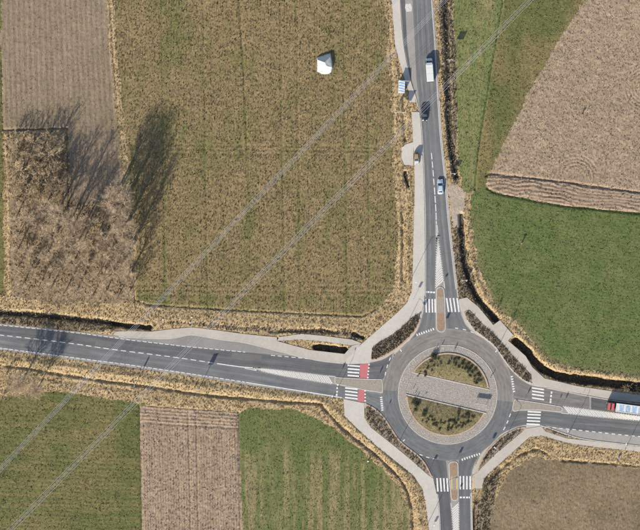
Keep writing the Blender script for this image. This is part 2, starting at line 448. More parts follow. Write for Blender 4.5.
BEDS = dict(NW=BED_NW, NE=BED_NE, SW=BED_SW, SE=BED_SE)

PATH_N1 = [(388, -300), (391, -60), (391.6, 0), (395, 45), (403, 74), (408.8, 92), (409, 102), (415.5, 102), (415.2, 97), (410, 80), (402.8, 45), (399.2, 0), (398, -60), (392.6, -300)]
PATH_N2 = [(411.6, 112), (418.6, 112), (421, 135), (423.2, 180), (424.2, 230), (424.2, 300), (421, 316), (418, 313), (410, 319.4), (395.5, 332.3), (373.5, 346.6), (371.4, 360), (369.6, 363.4), (347.5, 364.2), (344.6, 361.4), (350, 356), (358, 347), (366, 340), (382, 326), (397, 313), (406.8, 303), (412, 291), (412.6, 275), (413.6, 230), (414.8, 182), (413.6, 150), (412.4, 130)]
PATH_BAY = [(413.4, 165.4), (404.4, 165), (401.5, 158), (401.6, 147.5), (405, 144.6), (413.3, 142)]
PATH_W = [(116, 331.5), (130, 331), (151, 331.6), (172, 329), (192, 327.2), (220, 330.6), (241, 333.6), (263, 336), (282, 337), (301.5, 333.8), (325, 336), (352, 339.6), (362, 343.3), (353, 353), (345, 361.6), (348, 363.6), (322, 361), (291, 354.5), (246.5, 343), (220, 339.5), (191, 334.8), (170, 338.6), (130, 337.5), (112, 335)]
WEDGE_W = [(279, 341.2), (301.5, 339.4), (325, 341.6), (351, 345.4), (344.5, 354), (310, 350)]   # grass between the two paths
PATH_NE = [(459.4, 299), (467, 297.5), (478.5, 307), (493.3, 325), (500, 320.2), (513.4, 335.2), (508, 340.6), (516, 347.6), (525.6, 356), (532, 367), (544.5, 378.4), (576.6, 386), (610.6, 391), (640, 395), (700, 403), (940, 438), (940, 445), (700, 410), (640, 402.6), (608.7, 399), (582, 394), (567, 391.4), (550, 388), (532.6, 385), (531.6, 375), (521, 363.6), (511, 353.5), (501.3, 341), (482.3, 323.2), (470, 310), (461.2, 310.8)]
PATH_SW = [(343.6, 399), (364.3, 403.2), (364.6, 417.7), (371, 427.6), (395.5, 447), (414, 462.4), (428, 475), (433.2, 478.4), (436.2, 492), (439, 520), (440.3, 590), (434, 590), (429.2, 530), (426, 505.5), (422.5, 489), (414, 476), (395.5, 461), (376.6, 446), (357.7, 429), (344.5, 416)]
PATH_SE = [(526, 428.6), (541.4, 426.4), (546, 431.8), (566, 438.2), (587.5, 440.6), (640, 446.8), (700, 452.6), (940, 479), (940, 486), (700, 459), (640, 451.7), (596, 447), (568, 443), (541.6, 435.6), (529.4, 437), (508.7, 455.5), (489.8, 472.5), (484, 479), (482, 488.5), (472, 488.5), (472.2, 476), (477.4, 472), (495.5, 454)]
GUTTERS = {}
PADS = [[(527, 381), (533, 383.4), (547, 386), (546, 390), (526, 388)], [(521, 425.6), (528, 424.6), (542, 425), (545, 430.6), (541, 432), (524, 431)], [(458.6, 300), (461.4, 300), (466, 309.6), (467.6, 322), (466, 326), (460, 314)],
        [(417.4, 308), (424.6, 298), (424.4, 308), (421.6, 320), (418.4, 321)], [(366, 364), (372.4, 357), (380, 359.6), (372, 363.6)], [(362, 401.6), (368, 402.4), (376, 409.6), (372, 411), (364, 407)], [(470.6, 474), (474.6, 465.4), (479, 468), (477.6, 474)], [(425.6, 465.4), (428, 464), (436, 480), (431, 480)]]
PATHS = [PATH_N1, PATH_N2, PATH_BAY, PATH_W, PATH_NE, PATH_SW, PATH_SE]

# ------------------------------------------------------------------ terrain raster
def off_line(line, d):
    l_ = np.asarray(line, float); t = np.gradient(l_, axis=0); t /= np.linalg.norm(t, axis=1)[:, None] + 1e-9
    return l_ + np.c_[-t[:, 1], t[:, 0]] * d
KERB_LINES = dict(NW=BED_NW[2:24], NE=BED_NE[25:], SW=BED_SW[:29], SE=BED_SE[:25])
for k_, l_ in KERB_LINES.items():
    l_ = resample(l_, step=2.0); GUTTERS[k_] = (off_line(l_, 3.6), off_line(l_, -3.6))
X0, X1, Y0, Y1 = -60, 700, -60, 590
xs = np.arange(X0, X1 + 1, dtype=float); ys = np.arange(Y0, Y1 + 1, dtype=float)
PX, PY = np.meshgrid(xs, ys); NY, NX = PX.shape

def vnoise(cx, cy, seed):
    r = np.random.default_rng(seed)
    gx, gy = int((X1 - X0) / cx) + 3, int((Y1 - Y0) / cy) + 3
    g = r.random((gy, gx))
    u = (PX - X0) / cx; v = (PY - Y0) / cy
    i = u.astype(int); j = v.astype(int); fu = u - i; fv = v - j
    fu = fu * fu * (3 - 2 * fu); fv = fv * fv * (3 - 2 * fv)
    return (g[j, i] * (1 - fu) + g[j, i + 1] * fu) * (1 - fv) + (g[j + 1, i] * (1 - fu) + g[j + 1, i + 1] * fu) * fv

def inside(pl, X=None, Y=None):
    X = PX if X is None else X; Y = PY if Y is None else Y
    res = np.zeros(X.shape, bool); pl = np.asarray(pl, float); n = len(pl)
    x0, y0 = pl.min(0); x1, y1 = pl.max(0)
    sel = (X >= x0) & (X <= x1) & (Y >= y0) & (Y <= y1)
    x, y = X[sel], Y[sel]; r = np.zeros(x.shape, bool)
    for k in range(n):
        ax, ay = pl[k]; bx, by = pl[(k + 1) % n]
        if ay == by: continue
        c = (ay > y) != (by > y)
        r ^= c & (x < (bx - ax) * (y - ay) / (by - ay) + ax)
    res[sel] = r
    return res

def dist_line(pl, X=None, Y=None, signed=False):
    X = PX if X is None else X; Y = PY if Y is None else Y
    d = np.full(X.shape, 1e9); sg = np.zeros(X.shape)
    pl = np.asarray(pl, float)
    for (ax, ay), (bx, by) in zip(pl[:-1], pl[1:]):
        vx, vy = bx - ax, by - ay; L = vx * vx + vy * vy + 1e-9
        t = np.clip(((X - ax) * vx + (Y - ay) * vy) / L, 0, 1)
        ex, ey = X - ax - t * vx, Y - ay - t * vy
        q = np.hypot(ex, ey); m_ = q < d
        d = np.where(m_, q, d)
        if signed: sg = np.where(m_, np.sign(vx * ey - vy * ex), sg)
    return d * sg if signed else d

jx = (vnoise(3, 3, 1) - .5) * 2.4 + (vnoise(12, 12, 2) - .5) * 2.5
jy = (vnoise(3, 3, 3) - .5) * 2.4 + (vnoise(12, 12, 4) - .5) * 2.5
JX, JY = PX + jx, PY + jy

names = ['grass_verge', 'stubble_field', 'harrowed_field', 'woodland_floor', 'meadow_strip', 'olive_meadow', 'ploughed_field',
         'furrowed_headland', 'wheat_field', 'bare_field', 'pasture', 'corn_stubble_plot', 'green_field', 'ditch', 'rough_bank',
         'gravel_patch', 'side_pasture']
K = {n: i for i, n in enumerate(names)}
cls = np.zeros(PX.shape, int)
def paintc(name, pl, crisp=False): cls[inside(pl, *( (PX, PY) if crisp else (JX, JY)))] = K[name]

paintc('stubble_field', [(107, -80), (113.5, 0), (117.5, 60), (121.5, 110), (127.5, 160), (132, 200), (135, 235), (135, 300), (150, 305), (250, 311), (362, 316), (379, 307), (393, 288), (396, 260), (397, 215), (392, 170), (391, 100), (388, 60), (385, 0), (383, -80)])
paintc('harrowed_field', [(1, -80), (100, -80), (107, 0), (110, 50), (114, 100), (119, 150), (125, 190), (125, 210), (68, 215), (66, 130), (3, 130), (2, 70), (0, 0)])
paintc('woodland_floor', [(5, 130), (67, 128), (69, 197), (92, 205), (124, 186), (132, 215), (134, 303), (60, 304), (10, 296), (8, 200)])
paintc('side_pasture', [(-80, -80), (0, -80), (1, 0), (2, 120), (4, 296), (-80, 290)])
paintc('meadow_strip', [(449, -80), (452, 0), (455, 60), (456, 100), (458, 150), (462, 192), (479, 190), (483, 150), (493, 90), (502, 40), (508, 0), (517, -80)])
paintc('olive_meadow', [(512, -80), (504, 0), (490, 80), (479, 150), (475, 192), (490, 184), (506, 146), (535, 87), (569, 31), (588, 0), (640, -80)])
paintc('ploughed_field', [(584, 0), (564, 31), (530, 87), (502, 146), (489, 175), (560, 183), (640, 194), (720, 205), (720, -80), (634, -80)])
paintc('wheat_field', [(470, 195), (484, 187), (495, 189), (560, 202), (640, 210), (720, 222), (720, 384), (640, 376), (600, 371), (575, 368), (552, 360), (538, 348), (522, 328), (506, 314), (492, 298), (482, 278), (475, 250), (470, 215)])
paintc('furrowed_headland', [(486, 178), (489, 174), (560, 182), (640, 192.5), (720, 203), (720, 224), (640, 213), (560, 205), (495, 192), (484, 186)])
paintc('bare_field', [(487, 610), (490, 520), (494, 498), (508, 472), (532, 456), (545, 459), (570, 461), (640, 467), (720, 474), (720, 610)])
paintc('pasture', [(-80, 392), (0, 396), (40, 392), (60, 391), (100, 397), (144, 404), (146, 530), (148, 610), (-80, 610)])
paintc('green_field', [(238, 610), (236, 530), (233, 415), (246, 409), (296, 408), (318, 418), (350, 441), (378, 465), (396, 484), (407, 505), (411, 530), (414, 610)])
paintc('corn_stubble_plot', [(139, 405), (190, 408), (238, 412), (240, 470), (242, 530), (243, 610), (143, 610), (141, 500)], True)
paintc('rough_bank', [(440, -80), (436, -60), (441, 60), (444, 110), (450, 170), (453, 190), (459, 190), (457, 150), (455, 60), (451, 0), (448, -80)])
paintc('rough_bank', [(452, 222), (459, 222), (468, 262), (478, 292), (492, 312), (500, 320), (493, 325), (478, 308), (467, 298), (458, 299)])
paintc('rough_bank', [(-80, 302), (0, 309), (60, 313), (118, 322), (122, 331), (90, 331), (40, 327), (0, 323), (-80, 315)])
paintc('rough_bank', [(152, 322), (240, 330), (290, 333), (340, 336), (356, 340), (362, 330), (340, 330), (300, 328), (240, 326)])
paintc('gravel_patch', [(448, 184), (458, 186), (465, 192), (464, 206), (460, 228), (453, 228), (450, 205)])
paintc('rough_bank', [(478, 500), (484, 480), (500, 466), (495, 490), (490, 520), (488, 610), (474, 610), (473, 500)])
paintc('rough_bank', [(406, 505), (402, 0), (408, 110), (411, 118), (412, 140), (404, 140), (403, 112), (398, 96), (401, 60)]) if False else None

H = (vnoise(60, 60, 11) - .5) * 0.25 + (vnoise(9, 9, 12) - .5) * 0.10
wn1 = rng.random(PX.shape) - .5
wn2 = vnoise(2, 2, 13) - .5
amp = np.zeros(PX.shape); amp2 = np.zeros(PX.shape)
for n_, a, a2 in (('grass_verge', .10, .16), ('stubble_field', .10, .10), ('harrowed_field', .07, .06), ('woodland_floor', .10, .20), ('meadow_strip', .06, .07),
                  ('olive_meadow', .07, .08), ('ploughed_field', .10, .10), ('furrowed_headland', .07, .06), ('wheat_field', .06, .08), ('bare_field', .08, .10),
                  ('pasture', .07, .08), ('corn_stubble_plot', .13, .10), ('green_field', .07, .07), ('rough_bank', .16, .24), ('gravel_patch', .03, .05), ('side_pasture', .08, .08)):
    amp[cls == K[n_]] = a; amp2[cls == K[n_]] = a2
H += wn1 * amp * 1.35 + wn2 * amp2 * 1.3
var = np.full(PX.shape, 0.3)
# rows, tramlines and patches
wob = (vnoise(40, 60, 21) - .5) * 3
row = lambda u, p: np.sin(2 * np.pi * u / p)
m = cls == K['stubble_field']
patch = vnoise(9, 70, 22) * .40 + vnoise(30, 30, 23) * .45 + vnoise(4, 9, 24) * .45 + vnoise(2, 2, 124) * .25
var[m] = (patch[m] - .76) * 1.25 + .16
H[m] += (row(PX + wob, 2.5) * .05)[m]
# greener head of the field
gN = np.exp(-((PX - 178) / 18) ** 2) * np.exp(-((PY - 20) / 60) ** 2) * .35 + np.exp(-((PY - 300) / 9) ** 2) * .35 + np.exp(-((PX - 258) / 14) ** 2 - ((PY - 225) / 12) ** 2) * .4
var[m] += gN[m]
tram = dist_line([(238, -60), (239, 0), (243, 60), (245, 100), (247, 145), (250, 260)])
H[m] -= (.26 * np.exp(-(tram / 1.2) ** 2) * (PY < 150))[m]; var[m] += (.35 * np.exp(-(tram / 1.4) ** 2))[m]
for x_ in (163, 205, 282, 298, 345, 368):
    t_ = np.abs(PX + wob * .4 + (PY - 130) * -.015 - x_); H[m] -= (.16 * np.exp(-(t_ / 1.1) ** 2))[m]; var[m] += (.35 * np.exp(-(t_ / 1.3) ** 2))[m]
for y_ in (146, 150, 154, 286, 291, 296):
    t_ = np.abs(PY - y_ - (PX - 260) * .01 + wob * .5); H[m] -= (.09 * np.exp(-(t_ / .9) ** 2))[m]
m = cls == K['harrowed_field']
H[m] += (row(PX + wob * .5 - PY * .035, 5.2) * .06 + row(PX - PY * .035, 2.3) * .02)[m]
var[m] = (.2 + .55 * vnoise(9, 120, 25) * vnoise(30, 40, 26) + .6 * np.exp(-((PY - 122) / 14) ** 2) * vnoise(12, 12, 27))[m]
m = cls == K['woodland_floor']; var[m] = (vnoise(9, 9, 28) * .9)[m]
m = cls == K['meadow_strip']
var[m] = (.78 - .75 * np.clip(vnoise(4, 60, 29) * 1.6 - .75, 0, 1) - .5 * np.clip(vnoise(12, 20, 30) - .55, 0, 1))[m]
m = cls == K['olive_meadow']; var[m] = (.1 + vnoise(14, 22, 31) * .95 - .35 * np.exp(-(dist_line([(583, 0), (564, 31), (530, 87), (501, 146)]) / 6) ** 2))[m]
m = cls == K['ploughed_field']
var[m] = (vnoise(7, 7, 32) * .6 + vnoise(50, 50, 33) * .3)[m]
rr = np.hypot(PX - 575, PY - 178); arc_ = np.exp(-((rr - 17) / 9) ** 2) * (PY < 180)
H[m] += (row(rr, 3.4) * .12 * arc_ * (.4 + vnoise(7, 7, 135)))[m]; var[m] += (row(rr, 3.4) * .4 * arc_)[m]
rr = np.hypot(PX - 645, PY - 88); H[m] += (row(rr, 3.2) * .11 * np.exp(-((rr - 16) / 8) ** 2))[m]
for off in (0, 6):
    t_ = dist_line([(628, 90 + off), (594, 176 + off)]); H[m] -= (.24 * np.exp(-(t_ / 1.0) ** 2))[m]
    t_ = dist_line([(506 + off, 148), (492 + off, 172)]); H[m] -= (.26 * np.exp(-(t_ / 1.0) ** 2))[m]
m = cls == K['furrowed_headland']
vv_ = PY - (PX - 490) * .13 + (vnoise(26, 30, 34) - .5) * 8 + (vnoise(9, 6, 134) - .5) * 3
H[m] += (row(vv_, 3.4) * .16 * (.4 + vnoise(18, 4, 35)))[m]; var[m] = (vnoise(30, 3, 36))[m]
edge = dist_line([(486, 176), (489, 173.5), (560, 181.5), (640, 192.5), (720, 203)]); H -= .55 * np.exp(-(edge / 1.1) ** 2)
edge = dist_line([(487, 188), (495, 193), (560, 205.5), (640, 213.5), (720, 225)]); H -= .45 * np.exp(-(edge / 1.2) ** 2)
m = cls == K['wheat_field']; var[m] = (.66 + .35 * (vnoise(16, 16, 37) - .5) + .3 * (vnoise(5, 5, 38) - .5) - .6 * np.exp(-dist_line([(470, 215), (475, 250), (482, 278), (492, 298), (506, 314), (522, 328), (538, 348), (552, 360), (575, 368), (600, 371), (640, 376)]) / 5))[m]
H[m] += (row(PY - PX * .13 + wob, 3.1) * .02)[m]
m = cls == K['bare_field']; uu = PX * .8 + PY * .6
var[m] = (.75 * vnoise(22, 26, 39) + .2)[m]; H[m] += (row(uu, 6) * .03)[m]
m = cls == K['pasture']; var[m] = (.2 + .55 * vnoise(40, 5, 40) + .45 * vnoise(24, 24, 41) - .1 + .3 * np.exp(-((PX - 125) / 12) ** 2))[m]
H[m] += (row(PY + wob - PX * .06, 4.2) * .025)[m]
m = cls == K['corn_stubble_plot']
hd = PY < 424 + (PX - 140) * .055
H[m & ~hd] += (row(PX - PY * .022 + wob * .15, 2.6) * .12)[m & ~hd]; H[m & hd] += (row(PY - PX * .07 + wob * .4, 3.3) * .11)[m & hd]
var[m] = (.2 + .5 * vnoise(3, 40, 42))[m]
for x0_, x1_ in ((188, 193), (196, 200)):
    t_ = dist_line([(x0_, 406), (x1_, 610)]); H -= np.where(m, .32 * np.exp(-(t_ / .9) ** 2), 0)
t_ = dist_line([(139.5, 405), (141.5, 500), (143, 610)]); H -= .30 * np.exp(-(t_ / .9) ** 2)
t_ = dist_line([(238.5, 412), (240, 470), (242.5, 610)]); H -= .30 * np.exp(-(t_ / .9) ** 2)
t_ = dist_line([(140, 423), (238, 428)]); H -= .18 * np.exp(-(t_ / .9) ** 2)
m = cls == K['green_field']
streak = np.clip(vnoise(3, 60, 43) * 2.2 - .85, 0, 1) * np.clip((PY - 436 - 14 * vnoise(8, 30, 44)) / 14, 0, 1)
var[m] = (.82 - .95 * streak + .35 * (vnoise(18, 18, 45) - .5) - .35 * np.clip((PY - 470) / 60, 0, .8) * vnoise(20, 20, 46))[m]
H[m] += (row(PX + wob, 3.0) * .02)[m]
m = cls == K['grass_verge']; var[m] = (vnoise(10, 6, 47) * .9 - .1)[m]
m = cls == K['rough_bank']; var[m] = (vnoise(6, 6, 48))[m]
m = cls == K['side_pasture']; var[m] = .6

# field edges: small furrows and dark boundary lines
for pl, dep, w_ in (([(135, 300), (150, 305), (250, 311), (362, 316.5), (379, 307.5)], .45, 1.0), ([(393, -60), (388, 0), (391, 60), (394, 113), (394, 170)], .22, 1.0),
                    ([(503.5, 0), (490, 80), (479, 150), (475, 190)], .6, .9), ([(3, 130), (67, 128), (69, 215)], .55, 1.0),
                    ([(109.5, -60), (110.5, 0), (114, 60), (118, 110), (123.5, 160)], .28, 1.0), ([(2, 60), (3, 130), (7, 200), (7.5, 296)], .25, 1.2),
                    ([(134.5, 235), (134.5, 303)], .4, 1.0), ([(40, 372), (100, 380), (150, 387)], .15, 1.6), ([(40, 378), (100, 386), (135, 391)], .15, 1.6)):
    H -= dep * np.exp(-(dist_line(pl) / w_) ** 2)
bank = dist_line([(108.5, -60), (109.6, 0), (113, 60), (117, 110), (122, 160), (128, 200)]); H += .22 * np.exp(-((bank - 1.5) / 1.6) ** 2)
H += .25 * np.exp(-(dist_line([(8.5, 200), (9, 290)]) / 2) ** 2)

# ditches: (line, half bottom, half top, depth)
def ditch(pl, hb, ht, dep, floor=True, wob_=2.0):
    global H
    pl = smooth_line(pl, 4)
    d = dist_line(pl) + (vnoise(5, 5, int(abs(pl[0][0]) * 3 + dep * 100)) - .5) * wob_
    t = np.clip((ht - d) / max(.1, ht - hb), 0, 1); t = t * t * (3 - 2 * t)
    H = H * (1 - .6 * t) - dep * t
    if floor: cls[d < hb + .35 * (ht - hb)] = K['ditch']
ditch([(444, -80), (445.5, 0), (447, 40), (448, 85)], 1.0, 3.8, .75)
ditch([(448, 85), (449, 115), (450, 135), (453, 160), (456, 176)], 1.2, 4.2, 1.0)
ditch([(461, 215), (462.5, 240), (464.5, 262), (470, 284), (480, 301), (494.5, 319)], 1.6, 3.8, 1.25)
ditch([(491, 314), (495.5, 319.5)], 2.2, 4.0, 1.2)
ditch([(516, 341.4), (525, 350.6), (538, 364.6), (549, 372.4), (565, 377.2), (600, 381.8), (640, 387.2), (720, 398)], 3.6, 5.4, 2.1)
ditch([(-80, 306), (0, 312.2), (40, 315), (85, 319.5), (118, 324)], .8, 4.2, .8)
ditch([(112, 323.5), (132, 326.2), (149.5, 328.2)], 2.0, 3.4, 1.3)
ditch([(315.5, 347.3), (330, 349), (344.5, 350.2)], 3.0, 4.3, 1.5)
ditch([(270, 331.5), (310, 330), (338, 332.5)], .6, 2.6, .45, False)
ditch([(354, 334), (362, 337.5)], 1.5, 2.8, .9)
ditch([(-80, 357), (0, 365.5), (40, 370.5), (90, 379), (130, 384), (180, 391)], .3, 2.0, .5, False)
ditch([(176, 391), (200, 394.5), (250, 399), (300, 402.5), (322, 404)], .4, 2.4, .65, False)
ditch([(322, 404), (327, 412), (345, 430), (370, 450), (390, 468), (404, 485), (411, 503), (413.5, 530), (416, 600)], .4, 2.1, .65, False)
ditch([(473, 610), (474, 520), (477, 500), (486, 484), (500, 470), (518, 456), (536, 449.5), (545, 453)], .4, 2.2, .7, False)
ditch([(562, 460), (600, 463), (640, 466.5), (720, 474)], .3, 1.7, .42, False)
ditch([(404, 95), (403.5, 112), (405, 140)], .6, 2.2, .6, False)
ditch([(405, 172), (406.5, 180), (408, 186)], .8, 2.0, .8)
ditch([(402.6, 215), (403, 250), (402.5, 280)], .4, 2.0, .5, False)
ditch([(397.5, 40), (398, 60), (400, 78)], .3, 1.6, .35, False)
ditch([(410, 110), (412, 122)], .3, 1.4, .3, False)

# tall dry-grass banks beside the ditches
for pl, h_, w_ in (([(0, 358), (60, 366), (130, 376), (200, 386.5), (300, 397.5), (325, 402.5), (340, 415), (370, 441), (400, 468), (417, 490), (420, 530)], .28, 3.0),
                   ([(468.5, 222), (470, 250), (476, 278), (486, 298), (500, 314)], .3, 2.2), ([(516, 331), (530, 346), (545, 361), (565, 370), (600, 374), (640, 379)], .25, 2.2),
                   ([(400, 200), (400, 290)], .25, 1.5), ([(407.5, 200), (408, 280)], .25, 1.5), ([(404, 150), (410, 200)], .15, 3), ([(150, 316), (240, 322), (340, 325)], .15, 4)):
    H += h_ * np.exp(-(dist_line(pl) / w_) ** 2) * (.7 + .6 * vnoise(3, 3, int(h_ * 100 + w_)))

# below everything paved the soil is cut away
hard = np.zeros(PX.shape, bool)
wedge = inside(WEDGE_W)
for pl in list(ROADS.values()) + PATHS + list(BEDS.values()) + [BED_E] + PADS + [poly(*g) for g in GUTTERS.values()]: hard |= inside(pl)
hard &= ~wedge
def grow(mk):
    g = mk.copy()
    g[1:] |= mk[:-1]; g[:-1] |= mk[1:]; g[:, 1:] |= mk[:, :-1]; g[:, :-1] |= mk[:, 1:]
    return g
near = grow(grow(hard))
one = grow(hard)
core = ~grow(~hard)
H = np.where(near & ~hard, np.clip(H, -2, .10), H)
H = np.where(one, np.minimum(H, .0), H)
H = np.where(hard, np.minimum(H, -.05), H)
H = np.where(core, -.6, H)

# ------------------------------------------------------------------ terrain meshes, one per field
WX = (PX - 320) * M_PX; WY = (265 - PY) * M_PX
fc = cls[:-1, :-1]
core_f = core[:-1, :-1] & core[1:, :-1] & core[:-1, 1:] & core[1:, 1:]
idx = np.arange(NY * NX).reshape(NY, NX)
quads = np.stack([idx[1:, :-1], idx[1:, 1:], idx[:-1, 1:], idx[:-1, :-1]], -1)
ALLCO = np.stack([WX, WY, H], -1).reshape(-1, 3); ALLV = np.clip(var, 0, 1).reshape(-1)

def fast_mesh(name, co, faces, attr=None, smooth=False):
    me = bpy.data.meshes.new(name)
    k = faces.shape[1]; nf = len(faces)
    me.vertices.add(len(co)); me.vertices.foreach_set('co', np.ascontiguousarray(co, np.float32).ravel())
    me.loops.add(nf * k); me.loops.foreach_set('vertex_index', np.ascontiguousarray(faces, np.int32).ravel())
    me.polygons.add(nf); me.polygons.foreach_set('loop_start', np.arange(nf, dtype=np.int32) * k)
    if smooth: me.polygons.foreach_set('use_smooth', np.ones(nf, bool))
    me.update(calc_edges=True)
    if attr is not None:
        a = me.attributes.new('variation', 'FLOAT', 'POINT'); a.data.foreach_set('value', np.ascontiguousarray(attr, np.float32))
    return me

FIELD = {
 'grass_verge': ('verge', 'dry tan grass verges lining the roads and ditches', 'grass verge'),
 'stubble_field': ('stubble', 'large brown and green stubble field left of the north road', 'field'),
 'harrowed_field': ('brown', 'grey-brown harrowed field in the top left corner', 'field'),
 'woodland_floor': ('litter', 'tan leaf-littered ground under the bare wood', 'woodland floor'),
 'meadow_strip': ('strip_green', 'narrow bright green meadow strip right of the north road', 'meadow'),
 'olive_meadow': ('olive', 'olive wedge of meadow between bright strip and pale ploughed field', 'meadow'),
 'ploughed_field': ('tan_plough', 'pale tan ploughed field in the top right corner', 'field'),
 'furrowed_headland': ('furrow', 'deeply furrowed strip between pale ploughed field and green field', 'headland'),
 'wheat_field': ('wheat', 'dark green winter crop field right of the roundabout', 'field'),
 'bare_field': ('bare', 'brown bare field in the bottom right corner', 'field'),
 'pasture': ('olive', 'olive green pasture in the bottom left corner', 'field'),
 'corn_stubble_plot': ('corn', 'tan plot with straight rows between two green fields', 'field'),
 'green_field': ('streaked', 'green field with pale streaks at the bottom centre', 'field'),
 'ditch': ('ditch', 'dark muddy bottoms of the roadside ditches', 'ditch'),
 'rough_bank': ('rough', 'dull brown overgrown banks along the ditches', 'bank'),
 'gravel_patch': ('gravel', 'pale gravelly patch at the field entrance beside the north road', 'gravel'),
 'side_pasture': ('olive', 'thin olive sliver of pasture at the left edge', 'field')}
for n_, (mk, lb, ct) in FIELD.items():
    sel = (fc == K[n_]) & ~core_f
    if not sel.any(): continue
    q = quads[sel]; u, inv = np.unique(q.ravel(), return_inverse=True)
    me = fast_mesh(n_, ALLCO[u], inv.reshape(q.shape), ALLV[u])
    tag(link(n_, me, M[mk]), lb, ct, kind='structure')

# farmland going on to the horizon outside the detailed part
a, b_, c_, d_ = (X0 - 320) * M_PX, (X1 - 320) * M_PX, (265 - Y1) * M_PX, (265 - Y0) * M_PX
B = 6000
vv = [(-B, -B, -.06), (B, -B, -.06), (B, B, -.06), (-B, B, -.06), (a, c_, -.06), (b_, c_, -.06), (b_, d_, -.06), (a, d_, -.06)]
tag(mesh_obj('farmland', vv, [(0, 1, 5, 4), (1, 2, 6, 5), (2, 3, 7, 6), (3, 0, 4, 7)], M['farmland']), 'surrounding farmland stretching beyond the fields', 'farmland', kind='structure')

# ------------------------------------------------------------------ grass, stubble and clods (uncountable)
def height_at(px, py):
    i = np.clip(np.round(px - X0).astype(int), 0, NX - 1); j = np.clip(np.round(py - Y0).astype(int), 0, NY - 1)
    return H[j, i]

def tufts(name, classes, dens, hh, ww, mat, label, cat, blades=3, lean=.35, maskf=None, seed=1):
    r = np.random.default_rng(seed)
    mk = np.isin(cls, [K[c] for c in classes]) & ~hard & (PX > -25) & (PX < 665) & (PY > -25) & (PY < 555)
    if maskf is not None: mk &= maskf
    jj, ii = np.nonzero(mk)
    n = int(len(ii) * M_PX * M_PX * dens)
    k = r.integers(0, len(ii), n)
    px = PX[jj[k], ii[k]] + r.random(n) - .5; py = PY[jj[k], ii[k]] + r.random(n) - .5
    z = H[jj[k], ii[k]] - .03
    base = np.stack([(px - 320) * M_PX, (265 - py) * M_PX, z], -1)
    base = np.repeat(base, blades, 0); N = len(base)
    sz = np.repeat(.6 + .8 * r.random(n), blades)
    a_ = r.random(N) * 2 * np.pi; d = np.stack([np.cos(a_), np.sin(a_), np.zeros(N)], -1); pr = np.stack([-d[:, 1], d[:, 0], np.zeros(N)], -1)
    w = (ww * sz * (.6 + .8 * r.random(N)))[:, None] * .5; h_ = hh * sz * (.6 + .8 * r.random(N))
    tip = base + d * (h_ * lean * 2 * r.random(N))[:, None]; tip[:, 2] += h_
    co = np.stack([base - pr * w, base + pr * w, tip], 1).reshape(-1, 3)
    me = fast_mesh(name, co, np.arange(3 * N, dtype=np.int32).reshape(-1, 3))
    return tag(link(name, me, M[mat]), label, cat, kind='stuff')

tufts('field_stubble', ['stubble_field'], 4.5, .26, .26, 'rows_tuft', 'short dry stubble and weeds over the large field', 'stubble', 2, seed=3)
tufts('verge_grass', ['grass_verge'], 6.5, .24, .28, 'straw', 'tufty dry grass on the tan verges', 'grass', 3, seed=4)
tufts('bank_growth', ['rough_bank'], 6.0, .42, .32, 'rough_tuft', 'tangled dull weeds on the ditch banks', 'weeds', 3, seed=5)
tufts('crop_blades', ['wheat_field', 'green_field', 'meadow_strip'], 3.4, .18, .26, 'green_tuft', 'low green crop blades on the green fields', 'crop', 2, lean=.8, seed=6)
tufts('pasture_grass', ['pasture', 'olive_meadow', 'side_pasture'], 3.4, .20, .26, 'olive_tuft', 'olive and dry grass on the pastures', 'grass', 2, lean=.7, seed=8)
tufts('soil_clods', ['ploughed_field', 'furrowed_headland', 'corn_stubble_plot'], 3.2, .17, .30, 'clod', 'pale clods on the ploughed ground', 'clods', 2, lean=.8, seed=9)
tufts('brown_clods', ['bare_field', 'harrowed_field'], 2.4, .10, .30, 'clod_brown', 'brown clods on the bare fields', 'clods', 2, lean=.8, seed=10)
tufts('ditch_weeds', ['ditch'], 4.0, .55, .30, 'rough_tuft', 'dull weeds hanging into the ditches', 'weeds', 3, seed=13)
tufts('wood_undergrowth', ['woodland_floor'], 3.5, .30, .34, 'straw', 'dry undergrowth between the bare trees', 'undergrowth', 3, seed=12)

# ------------------------------------------------------------------ roads
ZB, ZL, ZR, ZM = .030, .042, .054, .066
road_lab = {'N': ('road_north', 'grey asphalt road running up from the roundabout', N_W, N_E), 'W': ('road_west', 'grey asphalt road running left from the roundabout', W_N, W_S),
            'E': ('road_east', 'grey asphalt road running right from the roundabout', E_N, E_S), 'S': ('road_south', 'grey asphalt road running down from the roundabout', S_W, S_E)}
roots = {}
for k_, (nm, lb, l_, r_) in road_lab.items():
    roots[k_] = tag(slab(nm, ROADS[k_], ZB, M['asph_base']), lb, 'road', kind='structure')
def inset(l_, r_, f0=.0, f1=1.0, n=80):
    a_, b2 = resample(l_, n=n), resample(r_, n=n)
    return a_ * (1 - f0) + b2 * f0, a_ * (1 - f1) + b2 * f1
def sub(line, y0=None, y1=None, x0=None, x1=None):
    l_ = resample(line, n=500); mk = np.ones(len(l_), bool)
    if y0 is not None: mk &= l_[:, 1] >= y0
    if y1 is not None: mk &= l_[:, 1] <= y1
    if x0 is not None: mk &= l_[:, 0] >= x0
    if x1 is not None: mk &= l_[:, 0] <= x1
    return l_[mk]
